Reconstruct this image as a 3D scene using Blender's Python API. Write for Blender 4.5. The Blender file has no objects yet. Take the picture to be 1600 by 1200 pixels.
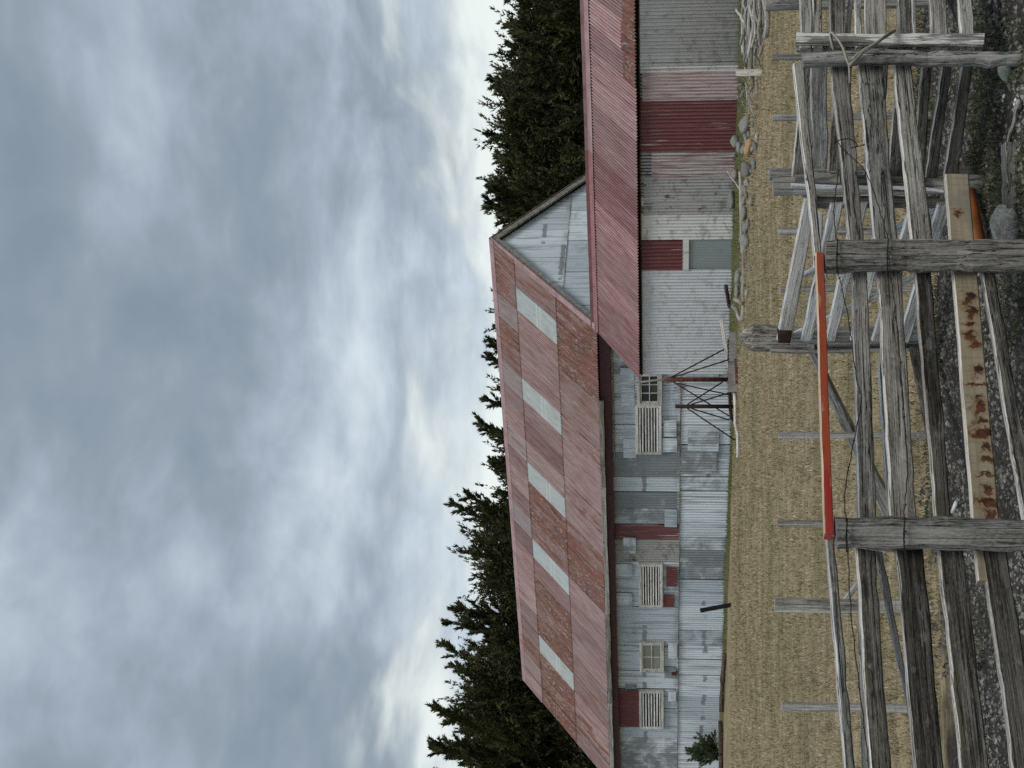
import bpy, bmesh, math, random
import numpy as np
from mathutils import Vector, Matrix, noise as mnoise

SC = bpy.context.scene
COL = SC.collection
RNG = np.random.default_rng(7)
random.seed(7)

# ------------------------------------------------------------------ camera (phone held sideways: world up is picture left)
F_PX, PITCH, EYE = 2472.3, 0.0942, 1.65
cam_data = bpy.data.cameras.new('camera')
cam_data.sensor_fit = 'HORIZONTAL'
cam_data.sensor_width = 36.0
cam_data.lens = 36.0 * F_PX / 1600.0
cam_data.clip_start = 0.1
cam_data.clip_end = 3000.0
cam = bpy.data.objects.new('camera', cam_data)
COL.objects.link(cam)
cF = Vector((0, math.cos(PITCH), math.sin(PITCH)))
cU = Vector((0, -math.sin(PITCH), math.cos(PITCH)))
cR = Vector((1, 0, 0))
m = Matrix.Identity(4)
for i in range(3):
    m[i][0] = -cU[i]; m[i][1] = cR[i]; m[i][2] = -cF[i]
m[0][3], m[1][3], m[2][3] = 0.0, 0.0, EYE
cam.matrix_world = m
SC.camera = cam

# ------------------------------------------------------------------ sky, sun, exposure
SUN_EL, SUN_AZ = math.radians(56), math.radians(158)      # azimuth clockwise from +Y
world = bpy.data.worlds.new('World')
SC.world = world
world.use_nodes = True
wt = world.node_tree
for n in list(wt.nodes):
    wt.nodes.remove(n)

def N(nt, typ, ins=None, **props):
    n = nt.nodes.new(typ)
    for k, v in props.items():
        setattr(n, k, v)
    if ins:
        for k, v in ins.items():
            s = n.inputs[k]
            if isinstance(v, bpy.types.NodeSocket):
                nt.links.new(v, s)
            else:
                s.default_value = v
    return n

def math_n(nt, op, a, b=0.0, c=0.0, clamp=False):
    n = nt.nodes.new('ShaderNodeMath'); n.operation = op; n.use_clamp = clamp
    for i, v in enumerate((a, b, c)):
        if isinstance(v, bpy.types.NodeSocket):
            nt.links.new(v, n.inputs[i])
        else:
            n.inputs[i].default_value = v
    return n.outputs[0]

def mix_n(nt, fac, a, b, blend='MIX'):
    n = nt.nodes.new('ShaderNodeMix'); n.data_type = 'RGBA'; n.blend_type = blend
    for idx, v in ((0, fac), (6, a), (7, b)):
        if isinstance(v, bpy.types.NodeSocket):
            nt.links.new(v, n.inputs[idx])
        else:
            n.inputs[idx].default_value = v if idx == 0 else (tuple(v) + (1.0,))[:4]
    return n.outputs[2]

def ramp_n(nt, fac, stops, interp='LINEAR'):
    n = nt.nodes.new('ShaderNodeValToRGB')
    cr = n.color_ramp
    cr.interpolation = interp
    while len(cr.elements) < len(stops):
        cr.elements.new(0.5)
    for e, (p, c) in zip(cr.elements, stops):
        e.position = p
        e.color = (c, c, c, 1) if isinstance(c, (int, float)) else (tuple(c) + (1.0,))[:4]
    nt.links.new(fac, n.inputs[0])
    return n.outputs[0]

def step_n(nt, v, lo, hi):
    n = nt.nodes.new('ShaderNodeMapRange'); n.interpolation_type = 'SMOOTHSTEP'
    nt.links.new(v, n.inputs[0])
    n.inputs[1].default_value = lo; n.inputs[2].default_value = hi
    return n.outputs[0]

def noise_n(nt, vec, scale, detail=4.0, rough=0.55, dist=0.0):
    n = N(nt, 'ShaderNodeTexNoise', {'Vector': vec, 'Scale': scale, 'Detail': detail, 'Roughness': rough, 'Distortion': dist})
    return n.outputs[0]

def map_n(nt, vec, loc=(0, 0, 0), scale=(1, 1, 1), rot=(0, 0, 0)):
    n = N(nt, 'ShaderNodeMapping', {'Vector': vec, 'Location': loc, 'Scale': scale, 'Rotation': rot})
    return n.outputs[0]

SKY = ((8.4, 2.2, 1), (5.1, 9.4, 3.0), (2.7, 6.2, 1.0))
def build_world():
    nt = wt
    tc = N(nt, 'ShaderNodeTexCoord')
    sep = N(nt, 'ShaderNodeSeparateXYZ', {0: tc.outputs['Generated']})
    x, y, z = sep.outputs
    zc = math_n(nt, 'ADD', math_n(nt, 'MAXIMUM', z, 0.0), 0.13)
    px = math_n(nt, 'DIVIDE', x, zc)
    py = math_n(nt, 'DIVIDE', y, zc)
    comb = N(nt, 'ShaderNodeCombineXYZ', {0: px, 1: py, 2: 0.0}).outputs[0]
    big = noise_n(nt, map_n(nt, comb, SKY[0], (0.8, 0.55, 1)), 1.0, 2.0, 0.45, 0.2)
    mid = noise_n(nt, map_n(nt, comb, SKY[1], (2.3, 1.35, 1)), 1.0, 5.0, 0.50, 0.35)
    fine = noise_n(nt, map_n(nt, comb, SKY[2], (7.5, 4.6, 1)), 1.0, 5.0, 0.55, 0.3)
    v = math_n(nt, 'ADD', math_n(nt, 'MULTIPLY', big, 0.34), math_n(nt, 'ADD', math_n(nt, 'MULTIPLY', mid, 0.50), math_n(nt, 'MULTIPLY', fine, 0.16)))
    band = noise_n(nt, map_n(nt, comb, (2.0, 5.5, 9.0), (0.45, 2.6, 1)), 1.0, 5.0, 0.55, 0.4)
    v = math_n(nt, 'ADD', v, math_n(nt, 'MULTIPLY', math_n(nt, 'MULTIPLY', math_n(nt, 'SUBTRACT', band, 0.5), step_n(nt, z, 0.30, 0.10)), 0.20))
    cloud = ramp_n(nt, v, [(0.39, (0.19, 0.24, 0.29)), (0.455, (0.235, 0.285, 0.34)), (0.50, (0.29, 0.345, 0.41)),
                           (0.545, (0.365, 0.43, 0.50)), (0.595, (0.455, 0.525, 0.585)), (0.68, (0.62, 0.68, 0.72))])
    # brighter broken gaps low in the sky, the same all round
    low = step_n(nt, math_n(nt, 'ADD', z, math_n(nt, 'MULTIPLY', math_n(nt, 'SUBTRACT', mid, 0.5), 0.30)), 0.170, 0.090)
    cloud = mix_n(nt, math_n(nt, 'MULTIPLY', low, 0.9), cloud, (0.74, 0.79, 0.765))
    sky = N(nt, 'ShaderNodeTexSky', sky_type='NISHITA', sun_disc=False, sun_elevation=SUN_EL, sun_rotation=SUN_AZ)
    lift = N(nt, 'ShaderNodeVectorMath', {0: cloud, 'Scale': 10.0}, operation='SCALE').outputs[0]
    col = mix_n(nt, 0.965, sky.outputs[0], lift)
    bg = N(nt, 'ShaderNodeBackground', {'Color': col, 'Strength': 0.1})
    out = N(nt, 'ShaderNodeOutputWorld')
    nt.links.new(bg.outputs[0], out.inputs[0])
build_world()

sun_data = bpy.data.lights.new('sun', 'SUN')
sun_data.energy = 1.5
sun_data.angle = math.radians(22)
sun_data.color = (1.0, 0.97, 0.93)
sun = bpy.data.objects.new('sun', sun_data)
COL.objects.link(sun)
sd = Vector((math.sin(SUN_AZ) * math.cos(SUN_EL), math.cos(SUN_AZ) * math.cos(SUN_EL), math.sin(SUN_EL)))
sun.rotation_euler = sd.to_track_quat('Z', 'Y').to_euler()
sun.location = sd * 60

vs = SC.view_settings
vs.view_transform = 'Standard'; vs.look = 'None'; vs.gamma = 1.0; vs.use_curve_mapping = False
vs.exposure = 0.32
SC.cycles.use_denoising = False

# ------------------------------------------------------------------ geometry helpers
def ray(x, y):
    up = (800.0 - x) / F_PX; r = (600.0 - y) / F_PX
    c, s = math.cos(PITCH), math.sin(PITCH)
    return Vector((r, c - up * s, s + up * c))

EYEV = Vector((0, 0, EYE))

def at(x, y, depth):
    """the point of the place, depth metres north of the viewer, that the photograph shows at (x, y)"""
    d = ray(x, y)
    return EYEV + d * (depth / d.y)

TH = 0.644
AX = Vector((math.cos(TH), -math.sin(TH), 0)); BX = Vector((math.sin(TH), math.cos(TH), 0)); ZX = Vector((0, 0, 1))
P0 = Vector((1.370, 37.998, 0.0))          # foot of the barn's near eave corner
W, RISE, LEN, EAVE = 3.965, 2.834, 16.68, 3.225
RUN, DROP = 1.993, 1.078
WALL_T, LWALL_T = 0.30, -(RUN - 0.12)

def st(p):
    d = Vector((p[0] - P0.x, p[1] - P0.y, 0))
    return d.dot(AX), d.dot(BX)

def bp(s, t, z):
    return Vector((P0.x, P0.y, 0)) + AX * s + BX * t + ZX * z

def on_wall(x, y, t=WALL_T):
    """(s, z) on the plane parallel to the barn front at distance t"""
    d = ray(x, y)
    k = (bp(0, t, 0) - EYEV).dot(BX) / d.dot(BX)
    p = EYEV + d * k
    return st(p)[0], p.z

def sstep(v, lo, hi):
    q = np.clip((v - lo) / (hi - lo), 0, 1)
    return q * q * (3 - 2 * q)

def gz_np(x, y):
    s = (x - P0.x) * AX.x + (y - P0.y) * AX.y
    t = (x - P0.x) * BX.x + (y - P0.y) * BX.y
    k = sstep(s, -1.4, 0.2)
    lean = 0.14 * np.exp(-((t - LWALL_T) / 1.5) ** 2)
    barn = -0.08 + 0.0 * s
    barn = barn * np.exp(-((t - 0.3) / 4.0) ** 2) + 0.10 * np.exp(-((t + 0.55) / 0.45) ** 2) * (0.5 + 0.5 * np.sin(s * 1.7 + np.sin(s * 0.6) * 2))
    und = 0.018 * np.sin(x * 1.3 + 0.7 * y) * np.sin(y * 0.9 - 0.4 * x) + 0.010 * np.sin(x * 4.1 + y * 1.7) * np.sin(y * 3.3)
    return k * lean + (1 - k) * barn + und

def gz(x, y):
    return float(gz_np(np.array(x, float), np.array(y, float)))

def ground_at(x, y):
    d = ray(x, y)
    z = 0.0
    for _ in range(12):
        k = (z - EYE) / d.z
        p = EYEV + d * k
        z = gz(p.x, p.y)
    return Vector((p.x, p.y, z))

WM = {}

def place(o, mw, parent=None):
    COL.objects.link(o)
    WM[o.name] = mw
    if parent is not None:
        o.parent = parent
        o.matrix_basis = WM[parent.name].inverted() @ mw
    else:
        o.matrix_basis = mw
    return o

def tag(o, label=None, cat=None, group=None, kind=None):
    if label: o['label'] = label
    if cat: o['category'] = cat
    if group: o['group'] = group
    if kind: o['kind'] = kind
    return o

def empty(name, loc, label=None, cat=None, group=None, rot=None):
    o = bpy.data.objects.new(name, None)
    o.empty_display_size = 0.2
    mw = Matrix.Translation(Vector(loc))
    if rot is not None:
        mw = mw @ rot
    place(o, mw)
    return tag(o, label, cat, group)

def np_mesh(name, V, F, mat=None, smooth=False):
    V = np.asarray(V, dtype=np.float32); F = np.asarray(F, dtype=np.int32)
    k = F.shape[1]
    me = bpy.data.meshes.new(name)
    me.vertices.add(len(V)); me.vertices.foreach_set('co', V.ravel())
    me.loops.add(F.size); me.loops.foreach_set('vertex_index', F.ravel())
    me.polygons.add(len(F)); me.polygons.foreach_set('loop_start', np.arange(0, F.size, k, dtype=np.int32))
    me.polygons.foreach_set('loop_total', np.full(len(F), k, dtype=np.int32))
    if smooth:
        me.polygons.foreach_set('use_smooth', np.ones(len(F), dtype=bool))
    me.update(calc_edges=True)
    if mat: me.materials.append(mat)
    return me

def py_mesh(name, V, F, mat=None, smooth=False):
    me = bpy.data.meshes.new(name)
    me.from_pydata([tuple(v) for v in V], [], F)
    if smooth:
        for p in me.polygons: p.use_smooth = True
    if mat: me.materials.append(mat)
    me.update()
    return me

def obj(name, me, mw=None, parent=None, color=None):
    o = bpy.data.objects.new(name, me)
    place(o, mw if mw is not None else (WM[parent.name].copy() if parent is not None else Matrix.Identity(4)), parent)
    if color: o.color = color
    return o

def frame_of(c, X, Z):
    X = X.normalized(); Y = Z.cross(X).normalized(); Z = X.cross(Y).normalized()
    mw = Matrix.Identity(4)
    for i in range(3):
        mw[i][0] = X[i]; mw[i][1] = Y[i]; mw[i][2] = Z[i]; mw[i][3] = c[i]
    return mw

def nz(x, y=0.0, z=0.0):
    return mnoise.noise(Vector((x, y, z)))

def timber(name, t1, b1, t2, b2, th, mat, parent=None, seg=12, rough=0.004, seed=None, chamfer=0.006, color=None, warp=0.012, top=None):
    """a sawn board or post: t1/b1 front corners at one end, t2/b2 at the other; th metres thick away from the viewer.
    Worn corners, uneven edges and a little warp; local X runs along the grain."""
    seed = random.random() * 900 if seed is None else seed
    c1 = (t1 + b1) / 2; c2 = (t2 + b2) / 2
    X = (c2 - c1); Z = ((t1 - b1) + (t2 - b2))
    c = (c1 + c2) / 2
    mw = frame_of(c, X, Z)
    if mw.col[1].to_3d().y < 0:            # Y must point away from the viewer
        mw = frame_of(c, -X, Z)
        t1, b1, t2, b2 = t2, b2, t1, b1
    inv = mw.inverted()
    q = [inv @ p for p in (t1, b1, t2, b2)]
    V, Fs = [], []
    ch = min(chamfer, th * 0.3)
    for i in range(seg + 1):
        k = i / seg
        T = q[0].lerp(q[2], k); B = q[1].lerp(q[3], k)
        wy = warp * nz(k * 2.2, seed) ; wz = warp * nz(k * 1.9, seed + 40)
        e1 = rough * (nz(k * 9, seed + 3) + 0.8 * nz(k * 23, seed + 5)); e2 = rough * (nz(k * 9, seed + 7) + 0.8 * nz(k * 21, seed + 9))
        f1 = 0.6 * rough * nz(k * 11, seed + 13)
        xo = 0.0
        if i in (0, seg):
            xo = (1 if i else -1) * 0.0
        zt, zb = T.z + e1 + wz, B.z + e2 + wz
        y0, y1 = T.y + f1 + wy, T.y + th + wy
        xx = (T.x + B.x) / 2
        jag = 0.012 * nz(seed, 3.3) if i in (0, seg) else 0
        cc = ch * (1.0 + 0.5 * nz(k * 15, seed + 21))
        ring = [(y0, zt - cc), (y0 + cc, zt), (y1 - cc, zt), (y1, zt - cc), (y1, zb + cc), (y1 - cc, zb), (y0 + cc, zb), (y0, zb + cc)]
        for (yy, zz) in ring:
            sl = (T.x - B.x) * ((zz - (zt + zb) / 2) / max(1e-4, zt - zb))
            V.append((xx + sl + jag * (zz - zb) / max(1e-4, zt - zb), yy, zz))
    for i in range(seg):
        for j in range(8):
            a0 = i * 8 + j; a1 = i * 8 + (j + 1) % 8
            Fs.append((a0, a1, a1 + 8, a0 + 8))
    Fs.append(tuple(range(7, -1, -1)))
    Fs.append(tuple(seg * 8 + j for j in range(8)))
    me = py_mesh(name, V, Fs, mat)
    if top is not None:                    # separate upper-edge material, mostly lightened to stand in for sky brightness
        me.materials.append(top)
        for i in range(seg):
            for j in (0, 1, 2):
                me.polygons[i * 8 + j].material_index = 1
    bm = bmesh.new(); bm.from_mesh(me); bmesh.ops.recalc_face_normals(bm, faces=bm.faces); bm.to_mesh(me); bm.free()
    return obj(name, me, mw, parent, color)

def board(name, y1, xt1, xb1, y2, xt2, xb2, depth, th, mat, parent=None, off=0.0, **kw):
    """timber from its outline in the photograph, standing at depth(y)"""
    d1 = (depth(y1) if callable(depth) else depth) + off
    d2 = (depth(y2) if callable(depth) else depth) + off
    return timber(name, at(xt1, y1, d1), at(xb1, y1, d1), at(xt2, y2, d2), at(xb2, y2, d2), th, mat, parent, **kw)

def upright(name, yl, yr, xtop, depth, th, mat, parent=None, base_z=-0.15, lean=0.0, **kw):
    """a post: picture edges yl > yr, top at xtop, foot in the ground"""
    t = (at(xtop, (yl + yr) / 2, depth)).z
    pl = at(xtop, yl, depth); pr = at(xtop, yr, depth)
    bl = Vector((pl.x + lean, pl.y, base_z)); br = Vector((pr.x + lean, pr.y, base_z))
    return timber(name, pr, pl, br, bl, th, mat, parent, **kw)

def tube(name, pts, rad, mat, parent=None, sides=7, smooth=True, caps=True, color=None, wob=0.0):
    pts = [Vector(p) for p in pts]
    n = len(pts)
    rads = [rad] * n if isinstance(rad, (int, float)) else list(rad)
    X = (pts[-1] - pts[0])
    if X.length < 1e-5: X = Vector((1, 0, 0))
    ref = Vector((0, 0, 1)) if abs(X.normalized().z) < 0.9 else Vector((0, 1, 0))
    mw = frame_of(pts[0], X, ref)
    inv = mw.inverted()
    L = [inv @ p for p in pts]
    V, Fs = [], []
    up = Vector((0, 0, 1))
    sd_ = random.random() * 99
    for i, p in enumerate(L):
        T = (L[min(i + 1, n - 1)] - L[max(i - 1, 0)])
        T = T.normalized() if T.length > 1e-6 else Vector((1, 0, 0))
        S = T.cross(up)
        if S.length < 1e-3: S = Vector((0, 1, 0))
        S.normalize(); U = S.cross(T).normalized()
        for j in range(sides):
            a = 2 * math.pi * j / sides
            r = rads[i] * (1 + wob * nz(i * 0.7, j * 1.3, sd_))
            V.append(p + (S * math.cos(a) + U * math.sin(a)) * r)
    for i in range(n - 1):
        for j in range(sides):
            a0 = i * sides + j; a1 = i * sides + (j + 1) % sides
            Fs.append((a0, a1, a1 + sides, a0 + sides))
    if caps:
        Fs.append(tuple(range(sides - 1, -1, -1))); Fs.append(tuple((n - 1) * sides + j for j in range(sides)))
    return obj(name, py_mesh(name, V, Fs, mat, smooth), mw, parent, color)

def boxes_mesh(name, boxes, mat):
    V, Fs = [], []
    for (x0, x1, y0, y1, z0, z1) in boxes:
        b = len(V)
        V += [(x, y, z) for z in (z0, z1) for y in (y0, y1) for x in (x0, x1)]
        Fs += [tuple(b + i for i in f) for f in ((0, 2, 3, 1), (4, 5, 7, 6), (0, 1, 5, 4), (2, 6, 7, 3), (0, 4, 6, 2), (1, 3, 7, 5))]
    return py_mesh(name, V, Fs, mat)

def box(name, x0, x1, y0, y1, z0, z1, mat, parent, bev=0.004, color=None):
    me = boxes_mesh(name, [(x0, x1, y0, y1, z0, z1)], mat)
    if bev:
        bm = bmesh.new(); bm.from_mesh(me)
        bmesh.ops.bevel(bm, geom=list(bm.edges), offset=bev, segments=1, affect='EDGES')
        bm.to_mesh(me); bm.free()
    return obj(name, me, None, parent, color)

# ------------------------------------------------------------------ materials
def new_mat(name, rough=0.85, spec=0.2):
    mt = bpy.data.materials.new(name); mt.use_nodes = True
    nt = mt.node_tree
    b = nt.nodes['Principled BSDF']
    b.inputs['Roughness'].default_value = rough
    b.inputs['Specular IOR Level'].default_value = spec
    return mt, nt, b

def obj_coords(nt, spread=40.0):
    tc = N(nt, 'ShaderNodeTexCoord')
    oi = N(nt, 'ShaderNodeObjectInfo')
    r = math_n(nt, 'MULTIPLY', oi.outputs['Random'], spread)
    off = N(nt, 'ShaderNodeCombineXYZ', {0: r, 1: math_n(nt, 'MULTIPLY', r, 1.7), 2: math_n(nt, 'MULTIPLY', r, 0.6)}).outputs[0]
    v = N(nt, 'ShaderNodeVectorMath', {0: tc.outputs['Object'], 1: off}, operation='ADD').outputs[0]
    return v, oi, tc

def bump(nt, b, h, strength=0.4, dist=0.01):
    n = N(nt, 'ShaderNodeBump', {'Height': h, 'Strength': strength, 'Distance': dist})
    nt.links.new(n.outputs[0], b.inputs['Normal'])

def wood_mat(name, dark, mid, light, crack=0.6, lichen=0.0, lich_col=(0.42, 0.43, 0.38), moss=0.0, jitter=0.5, paint=None, paint_amt=0.0):
    mt, nt, b = new_mat(name, 0.9, 0.15)
    v, oi, tc = obj_coords(nt)
    g1 = noise_n(nt, map_n(nt, v, scale=(0.9, 15, 15)), 1.0, 5, 0.6, 0.3)
    g2 = noise_n(nt, map_n(nt, v, scale=(2.4, 85, 85)), 1.0, 6, 0.72, 0.15)
    g3 = noise_n(nt, map_n(nt, v, scale=(2.6, 6, 6)), 1.0, 6, 0.65)
    g4 = noise_n(nt, map_n(nt, v, (3, 3, 3), scale=(55, 160, 160)), 1.0, 3, 0.6)
    gg = math_n(nt, 'ADD', math_n(nt, 'MULTIPLY', g1, 0.34), math_n(nt, 'ADD', math_n(nt, 'MULTIPLY', g2, 0.46), math_n(nt, 'MULTIPLY', g4, 0.20)))
    c = ramp_n(nt, gg, [(0.36, tuple(x * 0.55 for x in dark)), (0.44, dark), (0.51, mid), (0.60, light)])
    c = mix_n(nt, math_n(nt, 'MULTIPLY', step_n(nt, g3, 0.45, 0.68), 0.4), c, tuple(x * 1.2 for x in light))
    c = mix_n(nt, math_n(nt, 'MULTIPLY', step_n(nt, g3, 0.42, 0.30), 0.5), c, tuple(x * 0.6 for x in dark))
    ck = noise_n(nt, map_n(nt, v, (3, 1, 9), (0.8, 48, 48)), 1.0, 4, 0.55, 0.5)
    ckm = math_n(nt, 'MULTIPLY', math_n(nt, 'MULTIPLY', step_n(nt, ck, 0.485, 0.5), step_n(nt, ck, 0.522, 0.505)), crack)
    c = mix_n(nt, ckm, c, (0.014, 0.013, 0.012))
    # knots
    vo = N(nt, 'ShaderNodeTexVoronoi', {'Vector': map_n(nt, v, scale=(1.6, 7, 7)), 'Scale': 1.0}, feature='F1')
    kn = step_n(nt, vo.outputs['Distance'], 0.13, 0.06)
    c = mix_n(nt, math_n(nt, 'MULTIPLY', kn, 0.75), c, (0.02, 0.018, 0.016))
    if lichen:
        ln = noise_n(nt, map_n(nt, v, (5, 5, 5), (9, 16, 16)), 1.0, 5, 0.65)
        c = mix_n(nt, math_n(nt, 'MULTIPLY', step_n(nt, ln, 0.58, 0.66), lichen), c, lich_col)
    if moss:
        mn = noise_n(nt, map_n(nt, v, (9, 2, 5), (1.5, 9, 9)), 1.0, 5, 0.6)
        c = mix_n(nt, math_n(nt, 'MULTIPLY', step_n(nt, mn, 0.56, 0.68), moss), c, (0.07, 0.085, 0.03))
    if paint:
        pn = noise_n(nt, map_n(nt, v, (1, 8, 3), (2.0, 22, 22)), 1.0, 6, 0.65)
        c = mix_n(nt, step_n(nt, pn, 1 - paint_amt - 0.03, 1 - paint_amt + 0.02), c, paint)
    br = math_n(nt, 'ADD', math_n(nt, 'MULTIPLY', oi.outputs['Random'], jitter), 1 - jitter * 0.5)
    r2 = math_n(nt, 'FRACT', math_n(nt, 'MULTIPLY', oi.outputs['Random'], 7.31))
    c = mix_n(nt, math_n(nt, 'MULTIPLY', r2, 0.4), c, mix_n(nt, 1.0, c, (1.10, 0.96, 0.80), 'MULTIPLY'))
    hsv = N(nt, 'ShaderNodeHueSaturation', {'Color': c, 'Value': br})
    nt.links.new(hsv.outputs[0], b.inputs['Base Color'])
    h = math_n(nt, 'SUBTRACT', math_n(nt, 'ADD', g2, math_n(nt, 'MULTIPLY', g1, 0.6)), math_n(nt, 'MULTIPLY', ckm, 1.5))
    bump(nt, b, h, 0.8, 0.006)
    return mt

M = {}
M['wood'] = wood_mat('weathered_grey_wood', (0.082, 0.077, 0.069), (0.205, 0.196, 0.178), (0.36, 0.348, 0.32), 0.95, 0.3, moss=0.2)
M['wood_dark'] = wood_mat('dark_shaded_wood', (0.036, 0.033, 0.029), (0.098, 0.092, 0.081), (0.20, 0.19, 0.17), 0.85, 0.25, moss=0.3)  # darker copy of the grey wood; shade on lower rails is in the colour
M['wood_light'] = wood_mat('bleached_wood', (0.40, 0.395, 0.375), (0.58, 0.575, 0.55), (0.72, 0.715, 0.69), 0.5, 0.2, jitter=0.35)
M['wood_trim'] = wood_mat('grey_trim_wood', (0.15, 0.146, 0.135), (0.31, 0.305, 0.285), (0.46, 0.455, 0.43), 0.5, 0.1, jitter=0.25)
M['wood_white'] = wood_mat('flaking_white_wood', (0.10, 0.095, 0.088), (0.20, 0.19, 0.175), (0.30, 0.29, 0.27), 0.6, 0.1, paint=(0.62, 0.62, 0.59), paint_amt=0.50)
M['wood_whiter'] = wood_mat('white_painted_batten', (0.4, 0.41, 0.42), (0.6, 0.62, 0.63), (0.72, 0.74, 0.75), 0.3, 0.0, jitter=0.2)
M['wood_brown'] = wood_mat('brown_log', (0.04, 0.028, 0.022), (0.10, 0.068, 0.052), (0.16, 0.12, 0.10), 0.7, 0.15)
M['driftwood'] = wood_mat('driftwood', (0.16, 0.153, 0.14), (0.35, 0.338, 0.31), (0.54, 0.525, 0.49), 0.6, 0.1, jitter=0.7)

def d_front(y):
    """how far north the near fence line runs, by picture row"""
    u = 1200.0 - y
    return 6.9 / (1 + .00024 * (800.0 - u))
_c1 = at(1495.5, 272, d_front(272) + .145); _c2 = at(1549.5, 908, d_front(908) + .145)
STAIN_C = (_c1.x + _c2.x) / 2                       # middle of the stained board and its sideways slant
STAIN_K = (_c1 - _c2).normalized().x

M['skylit'] = wood_mat('skylit_edge', (0.26, 0.255, 0.24), (0.47, 0.465, 0.445), (0.62, 0.615, 0.59), 0.8, 0.1, jitter=0.5)  # paler rail tops: the sky's brightness there is put into the colour
M['skylit_tan'] = wood_mat('skylit_tan_edge', (0.45, 0.42, 0.36), (0.6, 0.57, 0.5), (0.7, 0.67, 0.6), 0.3, 0.0, jitter=0.1)  # top edge of the stained board, sky brightness painted in likewise
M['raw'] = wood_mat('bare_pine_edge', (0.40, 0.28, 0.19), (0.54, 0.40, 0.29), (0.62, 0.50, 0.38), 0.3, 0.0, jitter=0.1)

def stained_mat():
    mt, nt, b = new_mat('stained_tan_board', 0.85, 0.2)
    tc = N(nt, 'ShaderNodeTexCoord')
    v = tc.outputs['Object']
    g = noise_n(nt, map_n(nt, v, scale=(1.3, 24, 24)), 1.0, 7, 0.68, 0.2)
    saw = noise_n(nt, map_n(nt, v, scale=(60, 4, 6)), 1.0, 5, 0.65)
    c = ramp_n(nt, g, [(0.3, (0.20, 0.165, 0.11)), (0.5, (0.30, 0.25, 0.17)), (0.7, (0.40, 0.345, 0.25))])
    c = mix_n(nt, math_n(nt, 'MULTIPLY', step_n(nt, saw, 0.48, 0.66), 0.45), c, (0.14, 0.12, 0.09))
    sep = N(nt, 'ShaderNodeSeparateXYZ', {0: v})
    gr = noise_n(nt, map_n(nt, v, (4, 0, 0), (2.0, 4, 4)), 1.0, 3, 0.5)
    c = mix_n(nt, math_n(nt, 'MULTIPLY', step_n(nt, gr, 0.52, 0.66), 0.55), c, (0.17, 0.16, 0.14))
    # rusty bleed marks in a row along the board's lower half
    w = noise_n(nt, map_n(nt, v, (2, 2, 2), (16, 16, 16)), 1.0, 5, 0.65)
    w2 = noise_n(nt, map_n(nt, v, (7, 1, 2), (19, 14, 14)), 1.0, 5, 0.65)
    sx = math_n(nt, 'ADD', sep.outputs[0], math_n(nt, 'MULTIPLY', math_n(nt, 'SUBTRACT', w, 0.5), 0.13))
    sz_ = math_n(nt, 'ADD', sep.outputs[2], math_n(nt, 'MULTIPLY', math_n(nt, 'SUBTRACT', w2, 0.5), 0.13))
    bl = edge = None
    for (yy, zz, rx, rz) in ((471, -.006, .026, .022), (490, -.012, .028, .020), (508, .008, .012, .03), (525, -.006, .022, .022), (538, -.014, .024, .024), (579, -.016, .022, .026), (600, .0, .008, .03), (621, -.008, .016, .014), (636, -.014, .030, .026), (658, -.022, .016, .030), (676, -.012, .022, .040), (697, -.022, .020, .024), (714, -.028, .012, .022), (738, -.012, .007, .034), (760, -.022, .022, .024), (781, -.014, .020, .046), (798, -.024, .022, .030), (340, .008, .016, .014)):
        dn = d_front(yy) + .145
        xr = ((600.0 - yy) / F_PX * dn - STAIN_C) / STAIN_K
        ex = math_n(nt, 'POWER', math_n(nt, 'DIVIDE', math_n(nt, 'SUBTRACT', sx, xr), rx), 2.0)
        ez = math_n(nt, 'POWER', math_n(nt, 'DIVIDE', math_n(nt, 'SUBTRACT', sz_, zz), rz), 2.0)
        q = math_n(nt, 'ADD', ex, ez)
        m1 = step_n(nt, q, 1.25, 0.6); m2 = step_n(nt, q, 4.5, 0.8)
        bl = m1 if bl is None else math_n(nt, 'MAXIMUM', bl, m1)
        edge = m2 if edge is None else math_n(nt, 'MAXIMUM', edge, m2)
    c = mix_n(nt, math_n(nt, 'MULTIPLY', edge, 0.55), c, (0.23, 0.135, 0.06))
    stain = mix_n(nt, step_n(nt, w, 0.45, 0.62), (0.032, 0.011, 0.008), (0.12, 0.038, 0.014))
    vein = noise_n(nt, map_n(nt, v, (1, 5, 8), (10, 12, 12)), 1.0, 3, 0.5, 0.8)
    vm = math_n(nt, 'MULTIPLY', math_n(nt, 'MULTIPLY', step_n(nt, vein, 0.47, 0.5), step_n(nt, vein, 0.53, 0.5)), edge)
    c = mix_n(nt, math_n(nt, 'MULTIPLY', vm, 0.75), c, (0.10, 0.04, 0.018))
    c = mix_n(nt, math_n(nt, 'MULTIPLY', bl, math_n(nt, 'ADD', 0.55, math_n(nt, 'MULTIPLY', w2, 0.7)), clamp=True), c, stain)
    nt.links.new(c, b.inputs['Base Color'])
    bump(nt, b, saw, 0.25, 0.004)
    return mt
M['stained'] = stained_mat()

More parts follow.
